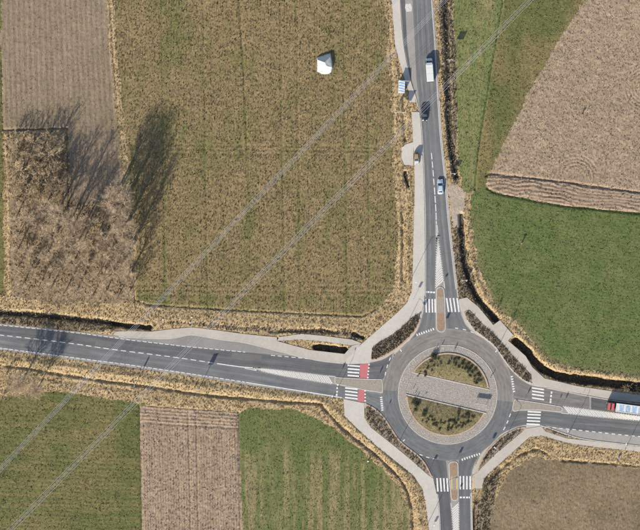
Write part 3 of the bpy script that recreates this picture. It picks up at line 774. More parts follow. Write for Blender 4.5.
# lanes
lw = sub(N_W, y0=110); strip('lane', lw, sub(N_C1, y0=110), ZL, M['asph_n'], parent=roots['N'])
bayL = [(400.6, -300 + 240), (404.5, 0), (407, 45), (410.8, 80), (415.6, 97), (418.4, 110)]
strip('lane', [(409, -60), (412.4, 0), (414.8, 45), (416.4, 80), (418.6, 97), (419.6, 110)], sub(N_C1, y0=-60, y1=110), ZL, M['asph_n'], parent=roots['N'])
strip('bus_bay', [(399.5, -60), (400.6, 0), (404, 45), (411, 80), (415.8, 97), (418.8, 109.5)], [(403.8, -60), (405, 0), (407.2, 45), (411.6, 80), (416, 97), (419, 109.5)], ZL, M['asph_dark'], parent=roots['N'])
strip('lane', N_C2, inset(N_C2, N_E, 0, .91)[1], ZL, M['asph_n'], parent=roots['N'])
wn_in = [(-300, 297.5), (-60, 319.6), (0, 325), (41, 329), (82, 333.4), (130.6, 340), (181.4, 346), (240, 351.6), (262, 353.6), (291, 356), (322, 362), (348, 364), (369.6, 363), (384, 359.6), (392, 354)]
strip('lane', wn_in, W_C1, ZL, M['asph_w'], n=120, parent=roots['W'])
ws_in = [(-300, 318), (-60, 341.6), (0, 348), (61, 356), (130.6, 365), (181, 372.4), (240.6, 381.4), (261, 384.8), (310, 392.4), (344, 398), (364.6, 402.6), (372, 406), (378, 410.6), (390, 421)]
strip('lane', W_C2, ws_in, ZL, M['asph_w_lower'], n=120, parent=roots['W'])
strip('lane', sub(E_N, x1=590), sub(E_C1, x1=590), ZL, M['asph_e_old'], parent=roots['E'])
strip('lane', sub(E_N, x0=590.6), sub(E_C1, x0=590.6), ZL, M['asph_dark'], parent=roots['E'])
strip('lane', E_C2, [(497, 437), (505, 431.6), (518, 426), (528, 424.4), (545, 425.6), (572, 430), (610, 434), (640, 437), (700, 443), (940, 470)], ZL, M['asph_new'], n=120, parent=roots['E'])
strip('lane', S_W[:], S_C1, ZL, M['asph_dark'], parent=roots['S'])
strip('lane', S_C2, inset(S_C2, S_E, 0, .93)[1], ZL, M['asph_new'], parent=roots['S'])
ring = tag(slab('roundabout_road', circ(R_OUT)[:-1], ZL + .006, M['asph_base']), 'circular carriageway of the roundabout', 'roundabout', kind='structure')
strip('carriageway', circ(R_APRON - 1, -6.5, 176, 120), circ(R_OUT, -6.5, 176, 120), ZR, M['asph_ring_old'], n=160, parent=ring)['label'] = 'older brownish half of the ring asphalt'
strip('carriageway', circ(R_APRON - 1, 176, 353.5, 120), circ(R_OUT, 176, 353.5, 120), ZR, M['asph_ring_new'], n=160, parent=ring)['label'] = 'newer grey half of the ring asphalt'

for pl, lb in (([(96, 339.4), (112, 341.4), (111, 347), (95.4, 345)], 'dark repair patch in the upper lane of the west road'), ([(232, 352.6), (262, 355.6), (261.4, 360), (231.4, 357)], 'dark repair patch by the west bus bay'), ([(426, 236), (431, 236), (431.2, 244), (426, 244)], 'dark repair patch in the left lane of the north road')):
    tag(slab('repair_patch', pl, ZL + .008, M['asph_patch'], 0), lb, 'road patch', kind='structure')
# footpaths
ZP = .11
for nm, pl, lb, mk in (('footpath', PATH_N1, 'pale footpath beside the bus stop at the top of the north road', 'path'), ('footpath', PATH_N2, 'pale footpath along the left side of the north road', 'path'),
                   ('waiting_area', PATH_BAY, 'small pale paved bay bulging from the north footpath', 'path'), ('footpath', PATH_NE, 'pale footpath around the top right of the roundabout', 'path_old'),
                   ('footpath', PATH_SW, 'pale footpath around the bottom left of the roundabout', 'path'), ('footpath', PATH_SE, 'pale footpath around the bottom right of the roundabout', 'path_old')):
    tag(slab(nm, pl, ZP if nm == 'footpath' else ZP - .012, M[mk]), lb, 'footpath', kind='structure')
# the west footpath forks round a grass wedge
pw_up = [(279, 337), (301.5, 333.8), (325, 336), (352, 339.6), (362, 343.3), (351, 345.4), (325, 341.6), (301.5, 339.4), (277, 341)]
pw_main = [(112, 335), (116, 331.5), (130, 331), (151, 331.6), (172, 329), (192, 327.2), (220, 330.6), (241, 333.6), (263, 336), (277, 337.2), (277, 341), (310, 350), (344.5, 354), (352, 345.6), (361, 343.6), (353, 353), (345, 361.6), (347, 363.4), (322, 361), (291, 354.5), (246.5, 343), (220, 339.5), (191, 334.8), (170, 338.6), (130, 337.5)]
fp = tag(slab('footpath', pw_main, ZP - .006, M['path_old']), 'pale footpath along the upper side of the west road', 'footpath', kind='structure')
slab('branch', pw_up, ZP, M['path_old'], parent=fp)
for pl in PADS: slab('kerb_ramp', pl, .024, M['path_old'], .3, fp)
# asphalt bay at the west road: lighter
slab('bus_bay', [(128, 338.2), (170, 339.4), (191, 335.6), (220, 340.4), (246, 344), (288, 354.6), (262, 353.2), (240, 351), (181, 345.2), (140, 340.6)], ZL + .004, M['asph_bay'], 0, roots['W'])

# ------------------------------------------------------------------ kerbs
def kerb(name, line, w, z, mat, label=None, parent=None, step=3.3, closed=False):
    pl = resample(line, step=step); mb = MB(); off = w / 2
    for k2 in range(len(pl) - 1):
        a_, b2 = P(*pl[k2]), P(*pl[k2 + 1]); d = b2 - a_; L = d.length
        if L < 1e-4: continue
        dz = z * (1 + random.uniform(-.04, .04))
        mb.box(((a_.x + b2.x) / 2, (a_.y + b2.y) / 2, dz / 2 - .1), (L - .012, w, dz + .2), math.atan2(d.y, d.x))
    o = mb.build(name, M[mat], parent)
    if label: tag(o, label, 'kerb', kind='structure')
    return o
bed_roots = {}
for k_, lb in (('NW', 'dark shrubby planting bed above left of the roundabout'), ('NE', 'long curved planting bed above right of the roundabout'),
               ('SW', 'long curved planting bed below left of the roundabout'), ('SE', 'planting bed below right of the roundabout')):
    bed_roots[k_] = tag(slab('planting_bed', BEDS[k_], .13, M['bed_soil'], .6), lb, 'planting bed', kind='structure')
for k_, (a_, b2) in GUTTERS.items(): strip('gutter', a_, b2, .020, M['path_old'], 60, bed_roots[k_])
kerb('kerb', BED_NW[2:24], .42, .20, 'kerb_tan', parent=bed_roots['NW'])
kerb('kerb', BED_NE[25:], .40, .19, 'kerb_grey', parent=bed_roots['NE'])
kerb('kerb', BED_SW[:29], .42, .20, 'kerb_tan', parent=bed_roots['SW'])
kerb('kerb', BED_SE[:25], .42, .20, 'kerb_tan', parent=bed_roots['SE'])
be = tag(slab('planting_bed', BED_E, .12, M['bed_soil'], .6), 'thin weedy planting strip between bus bay and right footpath', 'planting bed', kind='structure')
kerb('kerb', sub(E_S, x0=541, x1=720), .28, .15, 'kerb_grey', 'grey kerb along the bay of the right road')
kerb('kerb', sub(N_W, y0=-60, y1=108), .28, .16, 'kerb_grey', 'grey kerb along the bus bay of the north road')
kerb('kerb', sub(N_W, y0=112, y1=296), .26, .125, 'kerb_grey', 'grey kerb along the left side of the north road')
kerb('kerb', sub(N_E, y0=100, y1=297), .24, .07, 'kerb_grey', 'grey edging along the right side of the north road')
kerb('kerb', sub(S_W, y0=493, y1=590), .26, .125, 'kerb_grey', 'grey kerb along the left side of the south road')
kerb('kerb', sub(S_E, y0=492, y1=590), .24, .09, 'kerb_grey', 'grey edging along the right side of the south road')
kerb('kerb', sub(W_N, x0=118, x1=344), .26, .125, 'kerb_grey', 'grey kerb along the upper side of the west road')
kerb('kerb', sub(E_N, x0=546, x1=720), .26, .125, 'kerb_grey', 'grey kerb along the upper side of the right road')
# splitter islands
def island(name, outline, label, mat, holes=()):
    o = tag(slab(name, outline, .115, M['mortar']), label, 'traffic island', kind='structure')
    # pavers laid in short rows, each a slab of its own but far too small to pick apart
    ol = np.asarray(outline); mb = {}
    x0, y0 = ol.min(0); x1, y1 = ol.max(0)
    gx, gy = np.meshgrid(np.arange(x0 + .7, x1 - .2, 1.05), np.arange(y0 + .7, y1 - .2, .8))
    gx[1::2] += .5
    ok = inside(outline, gx, gy) & inside(outline, gx + .9, gy) & inside(outline, gx - .9, gy) & inside(outline, gx, gy + .9) & inside(outline, gx, gy - .9)
    for x, y in zip(gx[ok], gy[ok]):
        mt = mat
        for (hx0, hy0, hx1, hy1, hm) in holes:
            if hx0 <= x <= hx1 and hy0 <= y <= hy1: mt = hm
        p = P(x, y); mb.setdefault(mt, MB()).box((p.x, p.y, .115 + .004 + random.uniform(0, .006)), (.30, .225, .03))
    for mt, q in mb.items(): tag(q.build('paver_field', M[mt], o), kind='stuff')
    kerb('kerb', list(outline) + [outline[0]], .24, .15, 'kerb_grey', parent=o, step=2.6)
    return o
ISL_N = [(436.6, 290), (438.5, 287.4), (441.5, 287), (443.6, 289), (444.8, 298), (445, 312), (445.6, 329), (443, 332), (439, 332), (436.6, 329), (436.4, 300)]
ISL_S = [(449, 464), (451.5, 461.8), (456, 461.8), (458, 464), (458.2, 476), (458.2, 498), (456.8, 500.6), (453, 500.6), (451.2, 498), (449.6, 478)]
ISL_W = [(335, 377.4), (345, 378.2), (369, 379.4), (381.5, 379.4), (382.6, 384), (382.4, 392.6), (376, 391.4), (366, 390.2), (350, 386.6), (335, 383.6)]
ISL_E = [(514.4, 399.8), (520, 400.2), (542, 403.6), (562, 407), (563, 409.4), (561.5, 412), (541, 409.8), (520, 409.8), (513.6, 411.6), (512.6, 408)]
island('traffic_island', ISL_N, 'narrow tan paved traffic island in the mouth of the north road', 'brick', [(436, 297, 446, 313, 'paver_grey')])
island('traffic_island', ISL_S, 'narrow tan paved traffic island in the mouth of the south road', 'brick', [(448, 476, 460, 490, 'paver_grey')])
island('traffic_island', ISL_W, 'grey-brown paved traffic island in the mouth of the west road', 'paver_grey')
island('traffic_island', ISL_E, 'grey-brown paved traffic island in the mouth of the right road', 'paver_grey')

# ------------------------------------------------------------------ road markings, each bar a piece of its own
def root_mark(label, cat='road marking'): return tag(empty('road_marking'), label, cat, kind='structure')
def bar(parent, name, a_, b2, w, mat='white', z=ZM):
    pa, pb = P(*a_), P(*b2); d = (pb - pa).normalized(); n = Vector((-d.y, d.x, 0)) * w / 2
    vv = [pa - n, pb - n, pb + n, pa + n]
    return mesh_obj(name, [(v.x, v.y, z) for v in vv], [(0, 1, 2, 3)], M[mat], parent)
def quadm(parent, name, pts, mat='white', z=ZM):
    w_ = [P(*p) for p in pts]
    if area2([(p.x, p.y) for p in w_]) < 0: w_.reverse()
    return mesh_obj(name, [(p.x, p.y, z) for p in w_], [tuple(range(len(w_)))], M[mat], parent)
def dashes(label, line, on, off, w, mat='white', cat='lane line'):
    r_ = root_mark(label, cat); l_ = np.asarray(line, float)
    d = np.r_[0, np.cumsum(np.hypot(*np.diff(l_, axis=0).T))]; t = 0
    at_ = lambda s_: (np.interp(s_, d, l_[:, 0]), np.interp(s_, d, l_[:, 1]))
    while t < d[-1] - .5:
        e_ = min(t + on * random.uniform(.93, 1.05), d[-1]); bar(r_, 'dash', at_(t), at_(e_), w * random.uniform(.9, 1.05), mat); t += on + off
    return r_
def solid(label, line, w, mat='white', cat='edge line', step=12):
    r_ = root_mark(label, cat); l_ = resample(line, step=step)
    L, R = off_line(l_, w / 2 / M_PX), off_line(l_, -w / 2 / M_PX)
    vv = []; ff = []
    for p, q in zip(L, R): vv += [P(p[0], p[1], ZM), P(q[0], q[1], ZM)]
    for i in range(len(l_) - 1): ff.append((2 * i, 2 * i + 2, 2 * i + 3, 2 * i + 1))
    o = mesh_obj('line', vv, ff, M[mat], r_)
    if o.data.polygons[0].normal.z < 0: o.data.flip_normals()
    return r_

dashes('dashed white line along the upper edge of the west road', sub(wn_in, x0=-20, x1=246), 3.9, 1.7, .21)
dashes('dashed white line along the lower edge of the west road', sub(ws_in, x0=-20, x1=246), 4.0, 1.6, .21)
solid('solid white line along the lower edge of the west road near roundabout', sub(ws_in, x0=246, x1=343), .24)
dashes('dashed white centre line of the west road', sub(W_C1, x0=-20, x1=214), 5.6, 3.2, .22)
solid('solid white centre line of the west road before the hatching', sub(W_C1, x0=216, x1=262), .26)
dashes('dashed white line across the end of the west bus bay', [(271, 355.2), (290, 357), (308, 358.6)], 4.2, 2.6, .22)
solid('solid upper edge line of the west hatching', sub(W_C1, x0=258, x1=336), .2, 'hatch')
solid('solid lower edge line of the west hatching', sub(W_C2, x0=244, x1=334), .2, 'hatch')
dashes('short dashed centre line of the north road', [(431.4, 153), (433, 170), (434.2, 186)], 6.2, 2.4, .24)
dashes('long dashed centre line of the north road above the hatching', [(434.4, 187.5), (436, 212), (436.4, 224)], 7.2, 1.2, .26)
solid('solid left edge line of the north hatching', sub(N_C1, y0=224, y1=289), .2, 'hatch')
solid('solid right edge line of the north hatching', sub(N_C2, y0=224, y1=289), .2, 'hatch')
solid('worn white edge line on the right of the north road', off_line(sub(N_E, y0=-30, y1=290), 1.5), .2, 'white_worn')
solid('worn white edge line on the left of the north road', off_line(sub(N_W, y0=118, y1=297), -1.2), .16, 'white_worn')
solid('solid left edge line of the south hatching', sub(S_C1, y0=502, y1=560), .2, 'hatch')
solid('solid right edge line of the south hatching', sub(S_C2, y0=502, y1=560), .2, 'hatch')
solid('worn white edge line on the right of the south road', off_line(sub(S_E, y0=493, y1=560), 1.1), .16, 'white_worn')
solid('worn white edge line on the left of the south road', off_line(sub(S_W, y0=494, y1=560), -1.0), .16, 'white_worn')
solid('solid upper edge line of the right-hand hatching', sub(E_C1, x0=563, x1=680), .2, 'hatch')
solid('solid lower edge line of the right-hand hatching', sub(E_C2, x0=561, x1=680), .2, 'hatch')
dashes('dashed white line along the bay of the right road', [(546, 426.6), (560, 428.4), (572, 429.4), (610, 433.6), (640, 436.6), (670, 439.6)], 3.6, 3.0, .24)
dashes('short white dashes where the north road leaves the ring', [(455, 328), (464, 329.4), (474, 332.8)], 3.4, 4.6, .26)
dashes('short white dashes where the west road leaves the ring', [(390.5, 357.5), (387.6, 365), (385.6, 372), (384.6, 378)], 3.4, 4.2, .26)
dashes('short white dashes where the right road leaves the ring', [(510.6, 413.6), (507.6, 421.7), (505, 427.4), (501.4, 433.4)], 3.6, 3.6, .26)
dashes('short white dashes where the south road leaves the ring', [(419.6, 454.4), (428, 457.6), (436, 459.4)], 3.4, 3.6, .26)
def give_way(label, a_, b2, n, size=.52):
    r_ = root_mark(label, 'give-way line'); d = (P(*b2) - P(*a_)).normalized(); mid = P(*RC)
    for i in range(n):
        t = (i + .5) / n; p = P(a_[0] * (1 - t) + b2[0] * t, a_[1] * (1 - t) + b2[1] * t)
        nrm = Vector((-d.y, d.x, 0)); 
        if nrm.dot(p - mid) < 0: nrm = -nrm
        vv = [p - d * size * .45 - nrm * size * .5, p + d * size * .45 - nrm * size * .5, p + d * size * .28 + nrm * size * .8, p - d * size * .28 + nrm * size * .8]
        vv = [(v.x, v.y, ZM) for v in vv]
        if area2([v[:2] for v in vv]) < 0: vv.reverse()
        mesh_obj('tooth', vv, [(0, 1, 2, 3)], M['white'], r_)
give_way('row of white give-way teeth at the north road mouth', (416, 335.4), (434.6, 328.8), 8)
give_way('row of white give-way teeth at the west road mouth', (381.2, 396.4), (382.6, 411), 7)
give_way('row of white give-way teeth at the right road mouth', (511.4, 375.4), (514, 392.6), 7)
give_way('row of white give-way teeth at the south road mouth', (461, 459.8), (480.6, 453.4), 8)
def zebra(label, bars, w):
    r_ = root_mark(label, 'zebra crossing')
    for a_, b2 in bars: bar(r_, 'stripe', a_, b2, w)
    return r_
zebra('zebra stripes across the left lane of the north road', [((x, 299), (x + .3, 312.6)) for x in (426, 429.1, 432.2, 435)], .44)
zebra('zebra stripes across the right lane of the north road', [((x - .6, 298), (x + 1.4, 312)) for x in (447.2, 450.6, 454.1, 457.6)], .46)
zebra('zebra stripes across the left lane of the south road', [((x, 478), (x + .9, 491.6)) for x in (437, 440.4, 443.7, 447)], .46)
zebra('zebra stripes across the right lane of the south road', [((x, 476), (x, 489.4)) for x in (460.2, 463.6, 466.9, 470.2)], .46)
zw = zebra('zebra stripes and red cycle crossing on the upper lane of the west road', [((347.6, y), (360, y + 1.0)) for y in (365.4, 368.7, 372, 375.3)], .46)
quadm(zw, 'red_surface', [(360.2, 364.2), (369, 363.6), (367.6, 378.4), (359, 378)], 'red')
for y in (364.6, 368, 371.2, 374.4, 377.6): bar(zw, 'block', (368.4 - (y - 364) * .1, y), (369.9 - (y - 364) * .1, y), .42, 'white', ZM + .008)
zw2 = zebra('zebra stripes and red cycle crossing on the lower lane of the west road', [((345, y), (357.6, y + 1.6)) for y in (387.8, 391, 394.3, 397.4)], .46)
quadm(zw2, 'red_surface', [(358.6, 389.8), (364.6, 389.2), (364.2, 402.4), (357.4, 400.8)], 'red')
for y in (390.8, 394.2, 397.4, 400.8): bar(zw2, 'block', (364.4, y), (365.9, y + .1), .42, 'white', ZM + .008)
zebra('zebra stripes across the upper lane of the right road', [((532, y), (544, y + 1.9)) for y in (387.8, 391, 394.2, 397.8)], .46)
zebra('zebra stripes across the lower lane of the right road', [((527.8 - i * .3, y), (541 - i * .3, y + .6)) for i, y in enumerate((411.6, 414.4, 417.6, 420.8, 424))], .46)
def stop_blocks(label, pts, horiz):
    r_ = root_mark(label, 'stop line')
    for x, y in pts:
        a_, b2 = ((x - 1.05, y), (x + 1.05, y)) if horiz else ((x, y - 1.05), (x - .2, y + 1.05))
        bar(r_, 'block', a_, b2, .5)
stop_blocks('white block line above the north crossing', [(425.6, 292), (428.4, 292), (431.2, 292.2), (434, 292.4)], True)
stop_blocks('white block line below the south crossing', [(460.8, 497.4), (463.9, 497.4), (467.1, 497.4), (469.8, 497.4)], True)
stop_blocks('white block line left of the west crossing', [(337.8, 384.6), (337.4, 388.2), (337, 391.6), (336.8, 394.8)], False)
stop_blocks('white block line right of the right-hand crossing', [(551.6, 392.6), (551.2, 396), (550.8, 399.4), (550.6, 402)], False)
def hatching(label, l_, r_, step, slant, w):
    rt = root_mark(label, 'hatching'); L, R = resample(l_, n=400), resample(r_, n=400)
    n = int(np.hypot(*np.diff(L, axis=0).T).sum() / step)
    for i in range(n):
        k0 = int(i / n * 399); k1 = int(k0 + slant / n * 399)
        if 0 <= k1 <= 399:
            if np.hypot(*(L[k0] - R[k1])) > 1.2: bar(rt, 'stripe', L[k0], R[k1], w, 'hatch')
hatching('diagonal white hatching in the middle of the north road', sub(N_C1, y0=232, y1=287)[::-1], sub(N_C2, y0=232, y1=287)[::-1], 2.3, 3, .42)
hatching('diagonal white hatching in the middle of the west road', sub(W_C1, x0=252, x1=335), sub(W_C2, x0=252, x1=335), 2.3, 2.4, .42)
hatching('diagonal white hatching in the middle of the right road', sub(E_C1, x0=564, x1=660), sub(E_C2, x0=564, x1=660), 2.5, 2.2, .45)
hatching('diagonal white hatching in the middle of the south road', sub(S_C1, y0=502, y1=550)[::-1], sub(S_C2, y0=502, y1=550)[::-1], 2.3, 2.6, .42)
for lb, items in (('yellow tactile strips on the south traffic island', [((451.6, 477), (451.8, 489)), ((456.8, 477), (456.8, 489))]), ('yellow tactile strip at the right end of the south crossing', [((473.6, 477), (473.6, 488))])):
    r_ = root_mark(lb, 'tactile paving')
    for a_, b2 in items: bar(r_, 'strip', a_, b2, .36, 'yellow', .155)
r_ = root_mark('worn white patch of paint in the bus bay', 'road marking')
quadm(r_, 'patch', [(405.4, 4), (410.6, 3.4), (412, 7), (411.6, 11.4), (406.4, 11.8), (405, 8)], 'white_worn')

# ------------------------------------------------------------------ roundabout centre
apron = tag(slab('roundabout_apron', circ(R_APRON)[:-1], .10, M['mortar'], .4), 'ring of pale cobbles around the central island', 'apron', kind='structure')
kerb('kerb', circ(R_APRON), .22, .14, 'kerb_grey', parent=apron, step=2.2)
def chord(pts): return pts
# the cobbled strip crossing the island
ST_T0, ST_T1 = (412.5, 372.5), (489.4, 389.8)      # upper edge
ST_B0, ST_B1 = (405.6, 394.4), (486.4, 413.4)      # lower edge
def clip_circle(r, above):
    """part of a disc above the strip's upper edge or below its lower edge"""
    pts = []
    e0, e1 = (ST_T0, ST_T1) if above else (ST_B0, ST_B1)
    d = np.array(e1) - np.array(e0)
    for p in circ(r, n=160)[:-1]:
        cr = d[0] * (p[1] - e0[1]) - d[1] * (p[0] - e0[0])
        if (cr < 0) == above: pts.append(p)
    k0 = max(range(len(pts)), key=lambda i: np.hypot(pts[i][0] - pts[i - 1][0], pts[i][1] - pts[i - 1][1]))
    return pts[k0:] + pts[:k0]
ISL_UP, ISL_LO = clip_circle(R_ISLE, True), clip_circle(R_ISLE, False)

def hexstones(name, test, z, size, mat, parent, bounds, seed=5):
    r = random.Random(seed); mb = MB()
    x0, y0, x1, y1 = bounds; row_i = 0; y = y0
    while y < y1:
        x = x0 + (size * .5 if row_i % 2 else 0)
        while x < x1:
            cx, cy = x + r.uniform(-.22, .22) * size, y + r.uniform(-.2, .2) * size
            if test(cx, cy):
                n = r.choice((5, 6, 6, 7)); a0 = r.random() * 6.28; rad = size * M_PX * .5 * r.uniform(.78, 1.08)
                p = P(cx, cy); top = z + r.uniform(.02, .05); vv = []
                for k2 in range(n):
                    a_ = a0 + 6.283 * k2 / n + r.uniform(-.15, .15); q = rad * r.uniform(.88, 1.1); vv.append((p.x + q * math.cos(a_), p.y + q * math.sin(a_), z - .03))
                tilt = (r.uniform(-.06, .06), r.uniform(-.06, .06))
                vt = [(p.x + (v[0] - p.x) * .8, p.y + (v[1] - p.y) * .8, top + (v[0] - p.x) * tilt[0] + (v[1] - p.y) * tilt[1]) for v in vv]
                mb.add(vv + vt, [tuple(range(n, 2 * n))] + [(k2, (k2 + 1) % n, n + (k2 + 1) % n, n + k2) for k2 in range(n)])
            x += size
        y += size * .87; row_i += 1
    return tag(mb.build(name, M[mat], parent), kind='stuff')
def test_apron(x, y):
    r_ = math.hypot(x - RC[0], y - RC[1]); return R_ISLE + .9 < r_ < R_APRON - .8
hexstones('cobbles', test_apron, .10, 1.3, 'cobble', apron, (397, 344, 499, 445))
stripo = tag(slab('cobbled_strip', [ST_T0, ST_T1, (488.6, 397), ST_B1, ST_B0, (407, 388)], .125, M['mortar'], .3), 'pale cobbled strip crossing the central island', 'cobbled strip', kind='structure')
stp = [ST_T0, ST_T1, (488.6, 397), ST_B1, ST_B0, (407, 388)]
spa = np.array(stp)
def test_strip(x, y):
    return bool(inside(spa, np.array([[x]]), np.array([[y]]))[0, 0])
hexstones('cobbles', test_strip, .125, 1.2, 'cobble', stripo, (404, 371, 491, 415), 8)
kerb('kerb', [ST_T0, ST_T1], .26, .24, 'kerb_grey', parent=stripo, step=3)
kerb('kerb', [ST_B0, ST_B1], .26, .34, 'kerb_grey', parent=stripo, step=3)

def mound(name, outline, label, rise):
    """gently domed soil inside the island kerb"""
    ol = np.asarray(outline); x0, y0 = ol.min(0); x1, y1 = ol.max(0)
    gx = np.arange(x0 - 1, x1 + 2, 1.0); gy = np.arange(y0 - 1, y1 + 2, 1.0); X, Y = np.meshgrid(gx, gy)
    ins = inside(outline, X, Y); d = dist_line(np.vstack([ol, ol[:1]]), X, Y)
    r = np.random.default_rng(3)
    Z = np.where(ins, .20 + rise * np.clip(d / 14, 0, 1) ** .8 + (r.random(X.shape) - .5) * .12 * np.clip(d / 2, 0, 1), .1)
    n0, n1 = X.shape; id_ = np.arange(n0 * n1).reshape(n0, n1)
    f = np.stack([id_[1:, :-1], id_[1:, 1:], id_[:-1, 1:], id_[:-1, :-1]], -1)
    keep = ins[1:, :-1] | ins[1:, 1:] | ins[:-1, 1:] | ins[:-1, :-1]
    # snap outer vertices onto the outline
    co = np.stack([(X - 320) * M_PX, (265 - Y) * M_PX, Z], -1).reshape(-1, 3)
    me = fast_mesh(name, co, f[keep].reshape(-1, 4), np.clip(r.random(n0 * n1) * .4 + .3 * (d.ravel() / 14), 0, 1), True)
    o = tag(link(name, me, M['island_soil']), label, 'island', kind='structure')
    return o, (lambda px, py: .20 + rise * min(1, float(dist_line(np.vstack([ol, ol[:1]]), np.array([[px]]), np.array([[py]]))[0, 0]) / 14) ** .8)
mo_up, zup = mound('central_island', ISL_UP, 'upper planted half of the central island', .55)
mo_lo, zlo = mound('central_island', ISL_LO, 'lower planted half of the central island', .45)
kerb('kerb', ISL_UP, .46, .36, 'kerb_tan', parent=mo_up, step=2.6)
kerb('kerb', ISL_LO, .46, .32, 'kerb_tan', parent=mo_lo, step=2.6)

# ------------------------------------------------------------------ plants
def leaf_blob_mesh(name, r_, h_, n, size, seed, squash=1.0):
    g = np.random.default_rng(seed)
    u = g.normal(size=(n, 3)); u /= np.linalg.norm(u, axis=1)[:, None]; u[:, 2] = np.abs(u[:, 2])
    lump = 1 + .25 * np.sin(u[:, 0] * 5 + seed) * np.cos(u[:, 1] * 4 + seed * 2)
    rad = (.35 + .65 * g.random(n) ** .5) * lump
    c = np.stack([u[:, 0] * r_ * rad, u[:, 1] * r_ * rad * squash, .04 + u[:, 2] * h_ * rad], -1)
    a_ = g.normal(size=(n, 3)); a_ /= np.linalg.norm(a_, axis=1)[:, None]; b2 = np.cross(a_, u); b2 /= np.linalg.norm(b2, axis=1)[:, None] + 1e-6
    s = (size * (.6 + .8 * g.random(n)))[:, None]
    co = np.stack([c - a_ * s, c + b2 * s * .6, c + a_ * s, c - b2 * s * .6], 1).reshape(-1, 3)
    return fast_mesh(name, co, np.arange(4 * n, dtype=np.int32).reshape(-1, 4))
def stem_mesh(name, h_, seed, n=6):
    r = random.Random(seed); mb = MB()
    for i in range(n):
        a_ = r.random() * 6.28; mb.cyl((0, 0, -.1), (math.cos(a_) * h_ * .4, math.sin(a_) * h_ * .4, h_ * .75), .02, .008, 4, False)
    o = mb.build(name, M['bark']); me = o.data; bpy.data.objects.remove(o); return me
shrub_leaf = [leaf_blob_mesh('foliage', .5, .55, 110, .09, s_) for s_ in range(4)]
shrub_stem = [stem_mesh('stem', .5, s_) for s_ in range(4)]
for me in shrub_leaf: me.materials.append(M['leaf_dark'])
def shrub(px, py, z, s, label, group=None, cat='shrub', name='low_shrub', mat=None):
    k2 = random.randrange(4); o = empty(name, P(px, py, z), random.random() * 6.28); o.scale = (s, s, s * random.uniform(.8, 1.1))
    link('foliage', shrub_leaf[k2], None, o); link('stem', shrub_stem[k2], None, o)
    return tag(o, label, cat, group)
r = random.Random(21)
def ring_pts(n, r0, r1, a0, a1):
    return [(RC[0] + q * math.cos(t), RC[1] - q * math.sin(t)) for q, t in ((r.uniform(r0, r1), math.radians(r.uniform(a0, a1))) for _ in range(n))]
cu = 0
for (x, y) in ring_pts(52, 29, 38, 20, 80):
    shrub(x, y, zup(x, y) - .05, r.uniform(.6, 1.05), 'small dark shrub in the belt along the upper right island rim', 'shrubs along the upper island rim')
for (x, y) in ring_pts(20, 29, 37.5, 100, 150):
    shrub(x, y, zup(x, y) - .05, r.uniform(.55, .95), 'small dark shrub in the belt along the upper left island rim', 'shrubs along the upper left island rim')
for (x, y) in ring_pts(64, 26, 36, 225, 322):
    if inside(ISL_LO, np.array([[x]]), np.array([[y]]))[0, 0]: shrub(x, y, zlo(x, y) - .05, r.uniform(.6, 1.0), 'small dark shrub in the belt along the lower island rim', 'shrubs along the lower island rim')
for (x, y) in ((414, 402), (416.5, 405), (415.5, 410), (418, 403.5), (425, 412), (424, 415)):
    shrub(x, y, zlo(x, y) - .05, r.uniform(1.3, 1.9), 'dark shrub at the left tip of the lower island half', 'shrubs at the lower island tip')
# bigger evergreen ball at the upper rim
o = empty('evergreen_shrub', P(434, 356.5, zup(434, 356.5) - .05))
link('foliage', leaf_blob_mesh('foliage', 1.15, 1.7, 900, .11, 31), M['leaf_dark'], o); MB().cyl((0, 0, -.1), (0, 0, 1.1), .07, .04, 7).build('stem', M['bark'], o)
tag(o, 'large round dark evergreen shrub at the top of the central island', 'shrub')
# ground cover in beds and on the island (uncountable)
def cover(name, outline, dens, hh, ww, z, mat, label, seed, zf=None, maskf=None):
    g = np.random.default_rng(seed); ol = np.asarray(outline); x0, y0 = ol.min(0); x1, y1 = ol.max(0)
    n = int((x1 - x0) * (y1 - y0) * M_PX * M_PX * dens); px = x0 + g.random(n) * (x1 - x0); py = y0 + g.random(n) * (y1 - y0)
    ok = inside(outline, px[None], py[None])[0] & (dist_line(np.vstack([ol, ol[:1]]), px[None], py[None])[0] > .8)
    cl = np.sin(px * .9 + seed) * np.sin(py * .8 + 1) + g.random(n) * 1.6; ok &= cl > .62
    px, py = px[ok], py[ok]; n = len(px); zz = np.full(n, z)
    if zf is not None: zz = np.array([zf(a_, b2) for a_, b2 in zip(px, py)])
    bl = 4; base = np.repeat(np.stack([(px - 320) * M_PX, (265 - py) * M_PX, zz - .03], -1), bl, 0); N = len(base)
    base[:, :2] += (g.random((N, 2)) - .5) * .25
    a_ = g.random(N) * 6.283; d = np.stack([np.cos(a_), np.sin(a_), np.zeros(N)], -1); pr = np.stack([-d[:, 1], d[:, 0], np.zeros(N)], -1)
    h_ = hh * (.4 + g.random(N)); w = (ww * (.5 + g.random(N)))[:, None] * .5
    tip = base + d * (h_ * .7)[:, None]; tip[:, 2] += h_
    co = np.stack([base - pr * w, base + pr * w, tip], 1).reshape(-1, 3)
    me = fast_mesh(name, co, np.arange(3 * N, dtype=np.int32).reshape(-1, 3))
    return tag(link(name, me, M[mat]), label, 'ground cover', kind='stuff')
cover('bed_shrubbery', BED_NW, 16, .50, .30, .13, 'leaf_brown', 'dense dark winter shrubs filling the bed above left of the ring', 1)
cover('bed_shrubbery', BED_NE, 12, .45, .28, .13, 'leaf_brown', 'brown winter shrubs filling the curved bed above right of the ring', 2)
cover('bed_shrubbery', BED_SW, 9, .40, .28, .13, 'leaf_brown', 'sparse brown shrubs in the curved bed below left of the ring', 3)
